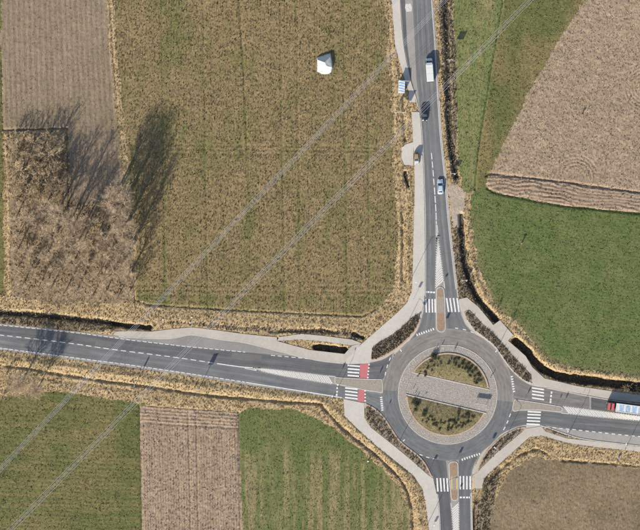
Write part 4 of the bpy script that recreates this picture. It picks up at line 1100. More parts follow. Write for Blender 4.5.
cover('bed_shrubbery', BED_SE, 9, .40, .28, .13, 'leaf_brown', 'sparse brown shrubs in the bed below right of the ring', 4)
cover('bed_shrubbery', BED_E, 9, .35, .26, .12, 'leaf_brown', 'weeds in the thin strip beside the right footpath', 5)
cover('island_grass', ISL_UP, 5, .16, .2, 0, 'olive_tuft', 'short dry grass on the upper island half', 6, zup)
cover('island_grass', ISL_LO, 5, .16, .2, 0, 'olive_tuft', 'short green grass on the lower island half', 7, zlo)

# bare trees ------------------------------------------------------
def bare_tree_mesh(h_, spread, seed, nl=17, ns=9, nt=15, low=.3):
    r = random.Random(seed); tr = MB(); cr_ = MB()
    pts = []; p = Vector((0, 0, -.3)); lean = Vector((r.uniform(-.04, .04), r.uniform(-.04, .04), 0))
    r0 = .018 * h_ + .05; nseg = 7
    for i in range(nseg + 1):
        t = i / nseg; pts.append((Vector((lean.x * h_ * t + r.uniform(-.1, .1) * t, lean.y * h_ * t + r.uniform(-.1, .1) * t, -.3 + (h_ * .95 + .3) * t)), r0 * (1 - .88 * t)))
    for (a_, ra), (b2, rb) in zip(pts[:-1], pts[1:]): tr.cyl(a_, b2, ra, rb, 7, False)
    for i in range(nl):
        t = low + (.93 - low) * (i + r.random()) / nl; k2 = min(int(t * nseg), nseg - 1); f = t * nseg - k2
        b0 = pts[k2][0].lerp(pts[k2 + 1][0], f); br = (pts[k2][1] * (1 - f) + pts[k2 + 1][1] * f) * .55
        az = i * 2.4 + r.uniform(-.5, .5); L = spread * (1.15 - .75 * abs(t - low - .12)) * r.uniform(.75, 1.15) * (1.0 if t < .8 else .6)
        el = math.radians(r.uniform(28, 55) + 22 * t)
        d = Vector((math.cos(az) * math.cos(el), math.sin(az) * math.cos(el), math.sin(el)))
        q = [b0]; 
        for s_ in range(3): q.append(q[-1] + (d + Vector((r.uniform(-.2, .2), r.uniform(-.2, .2), r.uniform(0, .22)))) * (L / 3))
        for s_ in range(3): tr.cyl(q[s_], q[s_ + 1], br * (1 - s_ * .3), br * (1 - (s_ + 1) * .3) + .006, 5, False)
        for j in range(ns):
            tt = .25 + .75 * (j + r.random()) / ns; s_ = min(int(tt * 3), 2); b1 = q[s_].lerp(q[s_ + 1], min(1, tt * 3 - s_))
            d2 = (d + Vector((r.uniform(-1, 1), r.uniform(-1, 1), r.uniform(-.3, .8)))).normalized(); L2 = L * r.uniform(.3, .5)
            e_ = b1 + d2 * L2; cr_.cyl(b1, e_, max(.014, br * .35), .010, 3, False)
            for k3 in range(nt):
                b3 = b1.lerp(e_, .2 + .8 * r.random()); d3 = (d2 + Vector((r.uniform(-1.1, 1.1), r.uniform(-1.1, 1.1), r.uniform(-.5, .9)))).normalized()
                cr_.cyl(b3, b3 + d3 * L2 * r.uniform(.3, .7), .013, .006, 3, False)
    out = []
    for mb, nm, mt in ((tr, 'trunk', 'bark'), (cr_, 'crown', 'twig')):
        o = mb.build(nm, M[mt]); me = o.data; bpy.data.objects.remove(o); out.append(me)
    return out
roadside = [bare_tree_mesh(12.5, 4.6, 71, 22, 10, 18, .35)]
protos = [bare_tree_mesh(18, 4.6, 51), bare_tree_mesh(17, 4.2, 52, 17), bare_tree_mesh(19, 4.0, 53, 18), bare_tree_mesh(15, 4.4, 54, 15), bare_tree_mesh(16, 5.0, 55, 16)]
shrubp = [bare_tree_mesh(3.2, 1.9, 61, 11, 5, 6, .05), bare_tree_mesh(2.6, 1.7, 62, 11, 5, 6, .05), bare_tree_mesh(3.6, 2.1, 63, 12, 5, 6, .05)]
for s_ in shrubp: s_[1].materials.clear(); s_[1].materials.append(M['twig_dry'])
def tree(px, py, k2, s, label, group=None, name='bare_tree', cat='tree', pr=protos):
    i = int(np.clip(round(px - X0), 0, NX - 1)); j = int(np.clip(round(py - Y0), 0, NY - 1))
    o = empty(name, P(px, py, float(H[j, i]) - .02), random.random() * 6.28); o.scale = (s, s, s * random.uniform(.94, 1.06))
    me = pr[k2 % len(pr)]; link('trunk', me[0], None, o); link('crown', me[1], None, o)
    return tag(o, label, cat, group)
ordn = ['first', 'second', 'third', 'fourth', 'fifth', 'sixth', 'seventh', 'eighth', 'ninth', 'tenth']
for i, (x, y, s_) in enumerate([(118, 190, .98), (123, 203, 1.05), (119, 216, 1.0), (127, 224, 1.1), (122, 236, 1.05), (130, 247, 1.0), (124, 262, .9), (129, 278, .75), (128, 294, .6), (113, 204, 1.0)]):
    tree(x, y, i, s_, f'tall bare tree on the right edge of the wood, {ordn[i]} from the top', 'trees on the right edge of the wood') if i < 9 else tree(x, y, i, s_, 'tall bare tree set just inside the upper right corner of the wood')
for i, (x, y, s_) in enumerate([(22, 287, .62), (36, 293, .5), (50, 290, .66), (63, 296, .55), (77, 291, .7), (92, 297, .55), (106, 292, .68), (117, 299, .5)]):
    tree(x, y, i + 2, s_, f'bare tree in the row at the road edge of the wood, {ordn[i]} from the left', 'trees along the road edge of the wood')
for i, (x, y, s_) in enumerate([(15, 206, .55), (14, 222, .6), (17, 238, .5), (15, 255, .6), (17, 270, .55)]):
    tree(x, y, i + 1, s_, f'bare tree on the left edge of the wood, {ordn[i]} from the top', 'trees on the left edge of the wood')
for i, (x, y, s_) in enumerate([(30, 215, .75), (44, 208, .8), (57, 214, .95), (70, 222, 1.0), (38, 230, .6), (53, 236, .9), (84, 226, .8), (28, 250, .55), (46, 256, .65), (64, 246, 1.0), (78, 242, .95), (92, 246, .7), (104, 238, .8), (34, 271, .55), (58, 268, .65), (73, 264, .75), (88, 262, .7), (103, 258, .8), (112, 250, .8), (48, 280, .5), (82, 279, .6), (97, 277, .7), (112, 274, .75)]):
    tree(x, y, i * 3 + 1, s_, 'bare grey-brown tree crowded inside the leafless wood', 'trees inside the wood')
plot = [[(13, 140, .9), (24, 137, .8), (36, 142, 1.0), (48, 138, .8), (59, 141, .9)], [(16, 153, 1.0), (29, 155, .9), (42, 152, 1.0), (53, 156, 1.1), (62, 151, .8)], [(12, 168, .9), (24, 170, 1.1), (37, 168, 1.0), (50, 171, 1.1), (61, 168, .9)],
        [(15, 184, 1.0), (28, 186, 1.1), (41, 184, 1.0), (53, 187, 1.2), (62, 184, .9)], [(20, 197, 1.0), (35, 199, 1.1), (50, 198, 1.0), (61, 200, 1.1)]]
for j, rw in enumerate(plot):
    for i, (x, y, s_) in enumerate(rw):
        tree(x + random.uniform(-2, 2), y + random.uniform(-2, 2), i + 2 * j, s_ * random.uniform(1.5, 2.4), f'pale bush in the square scrub plot, {ordn[i]} from left, {ordn[j]} row from top', 'bushes in the square scrub plot', 'bare_bush', 'bush', shrubp)
tree(21, 384, 0, 1.0, 'bare tree below the west road casting its shadow over it', None, pr=roadside)
tree(37, 390, 0, .8, 'smaller bare tree right of the one shading the west road', None, pr=roadside)
for i, (x, y, s_, lb) in enumerate([(5, 377, 1.2, 'pale dry bush at the left edge just below the west ditch'), (13, 391, 1.5, 'pale dry bush lower left of the roadside tree'), (28, 394, 1.3, 'pale dry bush between the two roadside trees at the bottom left'), (3, 397, 1.2, 'pale dry bush at the left edge above the olive pasture'), (27, 374, 1.0, 'small dry bush upper right of the roadside tree')]):
    tree(x, y, i, s_, lb, 'bushes around the roadside tree', 'bare_bush', 'bush', shrubp)
for i, (x, y, s_, lb) in enumerate([(626, 388, 1.15, 'leafless bush on the ditch bank beside the lorry'), (637, 390, 1.0, 'leafless bush on the ditch bank at the right edge'), (510, 325, .8, 'leafless bush at the ditch crossing below the green field'), (497, 309, .7, 'leafless bush on the ditch bank above the paved crossing')]):
    tree(x, y, i, s_, lb, None, 'bare_bush', 'bush', shrubp)

# ------------------------------------------------------------------ street furniture
def lamp(px, py, az, label, h_=9.0, arm=1.7):
    o = empty('street_lamp', P(px, py, 0.0), math.radians(az))
    p = MB(); p.cyl((0, 0, -.5), (0, 0, 1.2), .09, .085, 10); p.cyl((0, 0, 1.2), (0, 0, h_), .075, .05, 10); p.build('pole', M['steel'], o, True)
    a_ = MB(); a_.cyl((0, 0, h_ - .15), (arm * .5, 0, h_ + .12), .04, .035, 8); a_.cyl((arm * .5, 0, h_ + .12), (arm, 0, h_ + .15), .035, .03, 8); a_.build('arm', M['steel'], o, True)
    hd_ = MB().box((arm + .3, 0, h_ + .17), (.75, .30, .10), 0, .8).build('lamp_head', M['sign_white'], o, bevel=.02)
    MB().box((arm + .32, 0, h_ + .105), (.5, .22, .03)).build('lens', M['lamp_glass'], hd_)
    return tag(o, label, 'street lamp', 'street lamps round the junction')
for x, y, az, lb in ((409, 283, 5, 'street lamp at the left verge of the north road, above its crossing'), (397, 344, -60, 'street lamp in the bed above left of the ring'),
                     (499, 345, 235, 'street lamp in the curved bed above right of the ring'), (499, 451, 140, 'street lamp in the bed below right of the ring'),
                     (567, 436.6, 95, 'street lamp in the thin strip beside the right footpath'), (625, 449.5, 95, 'street lamp beside the right footpath near the picture edge'),
                     (427, 525, 10, 'street lamp beside the south road at the bottom'), (398.4, 443.4, 40, 'street lamp in the bed below left of the ring'),
                     (331, 402, 80, 'street lamp below the west road near its crossing')):
    lamp(x, y, az, lb)

def traffic_sign(px, py, az, label, h_=3.2, kind='disc', col='sign_blue', z=0.1):
    o = empty('traffic_sign', P(px, py, z), math.radians(az))
    MB().cyl((0, 0, -.3), (0, 0, h_), .032, .032, 8).build('post', M['steel'], o, True)
    if kind == 'disc':
        MB().cyl((0, .06, h_ - .45), (0, .035, h_ - .45), .36, .36, 20).build('plate', M[col], o)
        MB().cyl((0, .068, h_ - .45), (0, .0605, h_ - .45), .20, .20, 16).build('symbol', M['sign_white'], o)
    else:
        MB().box((0, .05, h_ - .6), (.75, .03, 1.1)).build('plate', M[col], o, bevel=.012)
        MB().box((0, .069, h_ - .6), (.5, .008, .25)).build('symbol', M['sign_white'], o)
    return tag(o, label, 'traffic sign')
# az: direction in which the sign's face normal (+y) is turned
for x, y, az, kd, cl, z, lb in (
    (440.2, 288.6, 0, 'disc', 'sign_blue', .115, 'blue round sign on the upper tip of the north traffic island'),
    (441, 330, 180, 'plate', 'sign_blue', .115, 'blue plate sign at the ring end of the north traffic island'),
    (413.6, 299, 0, 'plate', 'sign_blue', .1, 'blue plate sign on the footpath left of the north crossing'),
    (418.4, 317, 0, 'plate', 'sign_blue', .12, 'blue crossing sign at the top of the upper left bed'),
    (413.6, 326.5, 0, 'disc', 'sign_red', .12, 'round give-way sign in the upper left bed'),
    (454, 464.4, 180, 'plate', 'sign_blue', .115, 'blue plate sign at the ring end of the south traffic island'),
    (455, 498, 180, 'disc', 'sign_blue', .115, 'blue round sign on the lower tip of the south traffic island'),
    (428.4, 472, 180, 'plate', 'sign_blue', .12, 'blue plate sign at the lower tip of the left bed'),
    (487.5, 450, 180, 'plate', 'sign_blue', .12, 'blue plate sign in the bed below right of the ring'),
    (479.4, 470, 180, 'disc', 'sign_red', .12, 'round give-way sign at the lower tip of the right bed'),
    (337, 379.6, 90, 'plate', 'sign_blue', .115, 'blue plate sign at the left tip of the west traffic island'),
    (374.4, 384, 90, 'plate', 'sign_white', .115, 'white plate sign at the ring end of the west traffic island'),
    (522, 404.6, -90, 'plate', 'sign_white', .115, 'white plate sign at the ring end of the right traffic island'),
    (560, 409.4, -90, 'plate', 'sign_blue', .115, 'blue plate sign at the far tip of the right traffic island'),
    (554.4, 409, -90, 'disc', 'sign_blue', .115, 'blue round sign near the far tip of the right traffic island'),
    (384, 414.6, 90, 'disc', 'sign_red', .12, 'round give-way sign at the upper end of the lower left bed'),
    (583.4, 392.8, -90, 'disc', 'sign_white', .1, 'small white sign on the footpath above the right road'),
    (429.5, 533, 180, 'plate', 'sign_blue', .1, 'blue plate sign beside the south road below the frame')):
    traffic_sign(x, y, az, lb, 3.4 if kd == 'plate' else 3.0, kd, cl, z)

def direction_sign(px, py, az, w, hp, hb, label, posts=1, col='sign_white', zoff=0.0):
    i = int(np.clip(round(px - X0), 0, NX - 1)); j = int(np.clip(round(py - Y0), 0, NY - 1))
    o = empty('direction_sign', P(px, py, float(H[j, i])), math.radians(az))
    for k2 in range(posts):
        x = 0 if posts == 1 else (-w * .32 if k2 == 0 else w * .32)
        q = MB(); q.cyl((x, 0, -.4), (x, 0, hb + hp), .07 if posts > 1 else .10, .06, 9); q.build('post', M['steel'], o, True)
        MB().box((x, 0, .03), (.5, .5, .16)).build('footing', M['concrete'], o, bevel=.02)
    pn = MB().box((0, .13, hb + hp / 2), (w, .05, hp)).build('panel', M[col], o, bevel=.015)
    MB().box((0, .165, hb + hp / 2), (w * .9, .012, hp * .88)).build('face', M['sign_blue'], pn)
    for zz in (.3, .7): MB().box((0, .085, hb + hp * zz), (w * .96, .04, .07)).build('rail', M['steel'], o)
    return tag(o, label, 'road sign')
direction_sign(198.6, 389.3, 8, 1.45, 2.2, 4.6, 'tall single-post direction sign below the west road, right of its neighbour')
direction_sign(135, 386, 78, 1.5, 2.2, 4.0, 'tall edge-on direction sign below the west road near the power lines')
direction_sign(399.5, 113, 0, 3.5, 2.0, 2.5, 'wide white direction sign left of the north road near the bus shelter', 2)
direction_sign(452.8, 174, 0, 1.8, 1.2, 1.6, 'small white direction sign on the right bank of the north road', 2)
direction_sign(464.5, 280.6, 0, 1.8, 1.2, 1.4, 'small white sign on the ditch bank above the north crossing', 2)
direction_sign(449.4, 61, 0, 2.1, 1.6, 4.6, 'tall direction sign on the right bank beside the white van', 1)
direction_sign(408.6, 42.8, 10, 1.9, 1.8, 5.0, 'tall direction sign between bus bay and footpath at the top', 1) if False else None
# chevron board on the cobbled strip
o = empty('arrow_board', P(480.6, 404.6, .16), math.radians(-8))
for x in (-1.5, 1.5): MB().cyl((x, 0, -.1), (x, 0, 2.0), .05, .05, 8).build('post', M['steel'], o, True)
MB().box((0, .08, 1.6), (4.1, .05, .9)).build('panel', M['sign_white'], o, bevel=.015)
for i in range(4):
    q = MB(); x = -1.5 + i
    q.add([(x - .2, .112, 1.25), (x + .05, .112, 1.25), (x + .35, .112, 1.6), (x + .1, .112, 1.6), (x - .2, .112, 1.95), (x + .05, .112, 1.95)], [(0, 3, 2, 1), (3, 4, 5, 2)])
    q.build('chevron', M['black'], o)
tag(o, 'long low arrow board on the cobbled strip of the island', 'arrow board')
traffic_sign(450.2, 358.5, 90, 'white plate sign at the upper rim of the central island', 2.6, 'plate', 'sign_white', .55)
traffic_sign(447.6, 365, 0, 'small white sign on the grass of the upper island half', 1.3, 'plate', 'sign_white', .6)
traffic_sign(450.3, 430, 180, 'small white and blue sign on the lower island half', 1.3, 'plate', 'sign_blue', .5)
def bollard(px, py, label, z=.16, h_=.95):
    o = empty('bollard', P(px, py, z))
    MB().cyl((0, 0, -.1), (0, 0, h_), .09, .08, 12).build('post', M['sign_white'], o, True)
    MB().cyl((0, 0, h_ * .62), (0, 0, h_ * .8), .093, .091, 12).build('band', M['sign_red'], o, True)
    MB().cyl((0, 0, h_), (0, 0, h_ + .04), .08, .03, 12).build('cap', M['sign_white'], o, True)
    return tag(o, label, 'bollard', 'bollards on the cobbles')
for (x, y), lb in zip(((413.2, 388.6), (415.2, 393.2), (417.2, 396.8), (490.4, 378), (492.6, 374.6), (436, 348.6), (442, 345)),
                      ('topmost bollard of three at the left end of the cobbled strip', 'middle bollard of three at the left end of the cobbled strip', 'lowest bollard of three at the left end of the cobbled strip',
                       'lower bollard on the cobble ring right of the island', 'upper bollard on the cobble ring right of the island', 'left bollard on the cobble ring above the island', 'right bollard on the cobble ring above the island')):
    bollard(x, y, lb)
# clipped hedge on the lower island half
o = empty('clipped_hedge', P(458, 413.4, .45)); g = np.random.default_rng(9)
link('foliage', leaf_blob_mesh('foliage', .42, .9, 420, .08, 12, 3.4), M['leaf_dark'], o)
MB().cyl((0, -1.0, -.2), (0, -1.0, .5), .03, .02, 6).cyl((0, .9, -.2), (0, .9, .5), .03, .02, 6).build('stem', M['bark'], o)
tag(o, 'narrow dark clipped hedge standing on the lower island half', 'hedge')
# field stakes
def stake(px, py, h_, label, cap='sign_white'):
    i = int(round(px - X0)); j = int(round(py - Y0))
    o = empty('field_stake', P(px, py, float(H[j, i])))
    MB().box((0, 0, h_ / 2 - .15), (.24, .24, h_ + .3), .3, .8).build('post', M['wood'], o)
    MB().box((0, 0, h_ - .08), (.5, .42, .3), .3).build('cap', M[cap], o, bevel=.03)
    MB().cyl((-.12, 0, h_ * .55), (.12, .04, h_ * .55), .03, .03, 6).build('peg', M['steel'], o)
    return tag(o, label, 'stake')
stake(521.4, 243.6, 1.8, 'lone wooden stake standing in the dark green field', 'wood')
stake(582.4, 113.6, 1.0, 'small dark stake in the pale ploughed field', 'black')
stake(368, 461.4, 1.0, 'short stake with pale cap near the edge of the streaked green field')
stake(619, 456.6, .7, 'short blue-capped stake on the verge below the right road', 'sign_blue')
def litter(px, py, label):
    i = int(round(px - X0)); j = int(round(py - Y0)); r = random.Random(int(px)); bm = bmesh.new(); bmesh.ops.create_icosphere(bm, subdivisions=2, radius=.28)
    for v in bm.verts: v.co *= r.uniform(.75, 1.15); v.co.z *= .6
    me = bpy.data.meshes.new('litter_bag'); bm.to_mesh(me); bm.free()
    o = link('litter_bag', me, M['tarp']); o.location = P(px, py, float(H[j, i]) + .18); return tag(o, label, 'litter')
litter(163, 319.6, 'crumpled pale litter bag left of two others on the verge above the west road'); litter(191.6, 317.2, 'crumpled pale litter bag, uppermost on the verge above the west road'); litter(190, 322.6, 'crumpled pale litter bag just above the west footpath')

# ------------------------------------------------------------------ tarpaulin heap in the stubble field
o = empty('tarpaulin_heap', P(324.4, 64.6, 0.0))
hp_, hw = [], []
def TP(px, py, z): q = P(px, py) - P(324.4, 64.6); return (q.x, q.y, z)
top = [TP(317.6, 60.0, 1.3), TP(324.6, 62.8, 2.5), TP(330.2, 57.0, 1.5), TP(331.6, 67.4, 1.6), TP(326.4, 66.4, 2.3), TP(318.2, 68.8, .6), TP(321, 72.4, .35), TP(328.6, 72.4, .4), TP(331.2, 70, .7), TP(321, 64.6, 1.6)]
base = [TP(316.8, 57.4, .02), TP(325, 54.8, .02), TP(330.4, 53.2, .02), TP(332.2, 62, .02), TP(332.8, 68.5, .02), TP(331, 72.6, .02), TP(328.4, 74.2, .02), TP(321, 74.2, .02), TP(317.2, 71.4, .02), TP(317.0, 64, .02)]
mb = MB(); mb.add(top + base, [(9, 4, 1), (9, 1, 0), (1, 4, 3), (1, 3, 2), (9, 5, 4), (5, 6, 7), (5, 7, 4), (4, 7, 8), (4, 8, 3), (0, 5, 9),
                               (10, 0, 1), (10, 1, 11), (11, 1, 2), (11, 2, 12), (12, 2, 13), (13, 2, 3), (13, 3, 14), (14, 3, 8), (14, 8, 15), (15, 8, 7), (15, 7, 16), (16, 7, 6), (16, 6, 17), (17, 6, 18), (18, 6, 5), (18, 5, 19), (19, 5, 0), (19, 0, 10)])
sh = mb.build('sheet', M['tarp'], o)
bm = bmesh.new(); bm.from_mesh(sh.data); bmesh.ops.recalc_face_normals(bm, faces=bm.faces)
bmesh.ops.subdivide_edges(bm, edges=bm.edges[:], cuts=2, use_grid_fill=True)
for v in bm.verts:
    if v.co.z > .1: v.co += Vector((random.uniform(-.03, .03), random.uniform(-.03, .03), random.uniform(-.035, .035)))
if sum(f.normal.z for f in bm.faces) < 0: bmesh.ops.reverse_faces(bm, faces=bm.faces)
bm.to_mesh(sh.data); bm.free()
for (x, y) in ((317, 66), (320, 74), (330, 74), (332.5, 66)):
    q = TP(x, y, .12); MB().box(q, (.45, .35, .22), random.random(), .8).build('weight', M['wood'], o, bevel=.04)
tag(o, 'low heap under a folded white tarpaulin in the stubble field', 'tarpaulin')

# ------------------------------------------------------------------ vehicles (x forward, z up, origin on the ground)
def wheel(parent, x, y, r_=.32, w=.21):
    t = MB().cyl((x, y - w / 2, r_), (x, y + w / 2, r_), r_, r_, 18).build('wheel', M['rubber'], parent, bevel=.02)
    s_ = 1 if y > 0 else -1
    MB().cyl((x, y + s_ * (w / 2 - .01), r_), (x, y + s_ * (w / 2 + .012), r_), r_ * .62, r_ * .5, 12).build('rim', M['alloy'], t)
def pane(parent, name, pts, mat='glass', th=.012):
    pts = [Vector(p) for p in pts]; n = (pts[1] - pts[0]).cross(pts[2] - pts[0]).normalized() * th
    c = sum(pts, Vector()) / len(pts); k2 = len(pts)
    vv = [p - n for p in pts] + [p + n for p in pts]
    return mesh_obj(name, vv, [tuple(range(k2 - 1, -1, -1)), tuple(range(k2, 2 * k2))] + [(i, (i + 1) % k2, k2 + (i + 1) % k2, k2 + i) for i in range(k2)], M[mat], parent)
def car(px, py, heading, paint, label, L=4.4, W=1.8, Ht=1.48, hood=.27, tail=.14, hoodmat=None, z=ZM, name='car', cat='car'):
    o = empty(name, P(px, py, z), math.radians(heading)); hl, hw = L / 2, W / 2
    belt = .92; bm_ = M[paint]
    # lower body: rounded plan, sloping bonnet, wheel-height sills
    secs = []
    for x, w, zt in ((-hl, .72, .62), (-hl + .1, .88, .80), (-hl + .35, .97, belt - .02), (-hl + L * tail, 1, belt), (hl - L * hood, 1, belt), (hl - L * hood + .35, .99, belt - .06), (hl - .4, .95, belt - .16), (hl - .12, .84, .66), (hl, .66, .52)):
        w *= hw; secs.append([(x, -w * .94, .2), (x, -w, .38), (x, -w * .99, zt - .14), (x, -w * .88, zt), (x, 0, zt + .025), (x, w * .88, zt), (x, w * .99, zt - .14), (x, w, .38), (x, w * .94, .2)])
    v, f = loft(secs); body = MB().add(v, f).build('body', bm_, o, True)
    bmx = bmesh.new(); bmx.from_mesh(body.data); bmesh.ops.recalc_face_normals(bmx, faces=bmx.faces); bmx.to_mesh(body.data); bmx.free()
    if hoodmat: pane(o, 'bonnet', [(hl - L * hood + .1, -hw * .84, belt + .012), (hl - .35, -hw * .78, belt - .13), (hl - .35, hw * .78, belt - .13), (hl - L * hood + .1, hw * .84, belt + .012)], hoodmat, .01)
    # cabin
    xb, xf = -hl + L * tail - .1, hl - L * hood + .05; tb, tf = xb + .42, xf - .78; wb, wt = hw * .90, hw * .70
    B4 = [(xb, -wb, belt - .05), (xf, -wb, belt - .05), (xf, wb, belt - .05), (xb, wb, belt - .05)]; T4 = [(tb, -wt, Ht - .05), (tf, -wt, Ht - .05), (tf, wt, Ht - .05), (tb, wt, Ht - .05)]
    cab = MB().add(B4 + T4, [(0, 1, 5, 4), (1, 2, 6, 5), (2, 3, 7, 6), (3, 0, 4, 7), (4, 5, 6, 7)]).build('cabin', bm_, o)
    rf = MB(); ro = []
    for zz, k2 in ((Ht - .05, 1.0), (Ht - .015, .97), (Ht, .80)):
        cx = (tb + tf) / 2; ro.append([(cx + (x - cx) * k2, y * k2, zz) for x, y in ((tb, -wt), (tf, -wt), (tf, wt), (tb, wt))])
    v, f = loft(ro); rf.add(v, f); rf.build('roof', bm_, cab, True)
    def lerp(a_, b2, t): return Vector(a_).lerp(Vector(b2), t)
    def face(i, j, nm, m0=.08, lo=.12, hi=.95):
        a_, b2, c2, d2 = lerp(B4[i], T4[i], lo), lerp(B4[j], T4[j], lo), lerp(B4[j], T4[j], hi), lerp(B4[i], T4[i], hi)
        q = [a_.lerp(b2, m0), b2.lerp(a_, m0), c2.lerp(d2, m0), d2.lerp(c2, m0)]; pane(o, nm, q, 'glass', .014); return q
    face(1, 2, 'windscreen', .06); face(3, 0, 'rear_window', .10); face(0, 1, 'side_window', .09); face(2, 3, 'side_window', .09)
    for sx in (1, -1):
        for sy in (1, -1): wheel(o, sx * L * .30, sy * (hw - .10))
    for sy in (1, -1):
        MB().box((hl - .16, sy * hw * .62, .64), (.22, .34, .13)).build('headlight', M['lamp_glass'], o, bevel=.03)
        MB().box((-hl + .08, sy * hw * .64, .74), (.12, .30, .16)).build('tail_light', M['tail_red'], o, bevel=.02)
        MB().box((xf - .45, sy * (hw + .07), belt + .06), (.14, .2, .13)).build('mirror', bm_, o, bevel=.03)
    return tag(o, label, cat)
M['paint_silver'] = plain('silver_blue_paint', G(.50, .58, .66), 0.3, 0.5, 0.25, 0.03, coat=.5)
M['paint_black'] = plain('black_paint', G(.012, .014, .018), 0.25, 0.5, 0.0, 0.03, coat=.6)
M['paint_white'] = plain('white_paint', G(.62, .615, .59), 0.35, 0.5, 0.0, 0.03, coat=.4)
M['paint_tan'] = plain('tan_paint', G(.29, .205, .095), 0.5, 0.4, 0.0, 0.08, coat=.2)
M['paint_red'] = plain('red_paint', G(.52, .10, .12), 0.45, 0.4, 0.0, 0.05, coat=.2)
M['paint_brown'] = plain('dark_brown_paint', G(.10, .075, .04), 0.45, 0.4, 0.0, 0.08, coat=.2)
M['paint_pale'] = plain('pale_blue_sheet', G(.30, .40, .52), 0.5, 0.4, 0.0, 0.25, 1.5)
M['paint_blue'] = plain('blue_tarp', G(.16, .36, .62), 0.5, 0.4, 0.0, 0.08)
M['roof_glaze'] = plain('blue_roof_glazing', G(.30, .48, .68), 0.25, 0.5, 0.0, 0.05)
car(440.3, 186.8, 90 + 2, 'paint_silver', 'silver-blue car driving up the right lane of the north road', 4.5, 1.85)
car(424.2, 113.4, -90 + 3, 'paint_black', 'black car coming down the left lane of the north road', 4.6, 1.85, 1.5)
car(416.4, 158.6, -90 + 2, 'paint_tan', 'small tan van with pale bonnet stopped on the left footpath', 3.6, 1.55, 1.85,   .30, .04, 'paint_silver', ZP + .005, 'van', 'van')

def white_van(px, py, heading, label):
    o = empty('delivery_van', P(px, py, ZM), math.radians(heading)); L, W, Ht = 7.0, 2.15, 2.75; hl, hw = L / 2, W / 2
    secs = []
    for x, w, zt in ((-hl, .96, Ht - .08), (-hl + .08, 1, Ht), (hl - 2.1, 1, Ht), (hl - 1.75, .97, Ht - .12)):
        w *= hw; secs.append([(x, -w, .35), (x, -w, zt - .3), (x, -w * .86, zt), (x, w * .86, zt), (x, w, zt - .3), (x, w, .35)])
    v, f = loft(secs); MB().add(v, f).build('cargo_body', M['paint_white'], o)
    secs = []
    for x, w, zt in ((hl - 1.8, .96, Ht - .14), (hl - 1.45, .94, Ht - .2), (hl - .75, .93, 1.42), (hl - .2, .90, 1.12), (hl, .78, .8)):
        w *= hw; secs.append([(x, -w, .32), (x, -w, min(zt - .12, 1.35)), (x, -w * .84, zt), (x, w * .84, zt), (x, w, min(zt - .12, 1.35)), (x, w, .32)])
    v, f = loft(secs); cab = MB().add(v, f).build('cab', M['paint_white'], o)
    a_, b2 = Vector((hl - 1.40, 0, Ht - .26)), Vector((hl - .80, 0, 1.47)); y0, y1 = hw * .76, hw * .80
    pane(cab, 'windscreen', [(a_.x, -y0, a_.z + .02), (b2.x, -y1, b2.z + .02), (b2.x, y1, b2.z + .02), (a_.x, y0, a_.z + .02)], 'glass', .02)
    for s_ in (1, -1):
        pane(cab, 'side_window', [(hl - 1.7, s_ * hw * .945, 1.45), (hl - 1.0, s_ * hw * .935, 1.45), (hl - 1.35, s_ * hw * .90, 2.15), (hl - 1.7, s_ * hw * .90, 2.15)], 'glass', .02)
        MB().box((hl - 1.05, s_ * (hw + .12), 1.6), (.14, .22, .32)).build('mirror', M['black'], o, bevel=.03)
        MB().box((hl - .10, s_ * hw * .62, .88), (.2, .32, .2)).build('headlight', M['lamp_glass'], o, bevel=.03)
        MB().box((-hl - .01, s_ * hw * .86, .9), (.06, .14, .4)).build('tail_light', M['tail_red'], o, bevel=.01)
        for x in (hl - 1.1, -hl + 1.5): wheel(o, x, s_ * (hw - .14), .35, .24)
    MB().box((-hl - .03, 0, .5), (.12, W * .9, .16)).build('bumper', M['black'], o, bevel=.03)
    MB().box((-hl + 2.2, 0, Ht + .02), (.06, W * .8, .04)).box((0.4, 0, Ht + .02), (.06, W * .8, .04)).build('roof_rib', M['paint_white'], o)
    return tag(o, label, 'van')
white_van(429.6, 70, 90 + 4, 'long white delivery van driving up the north road')

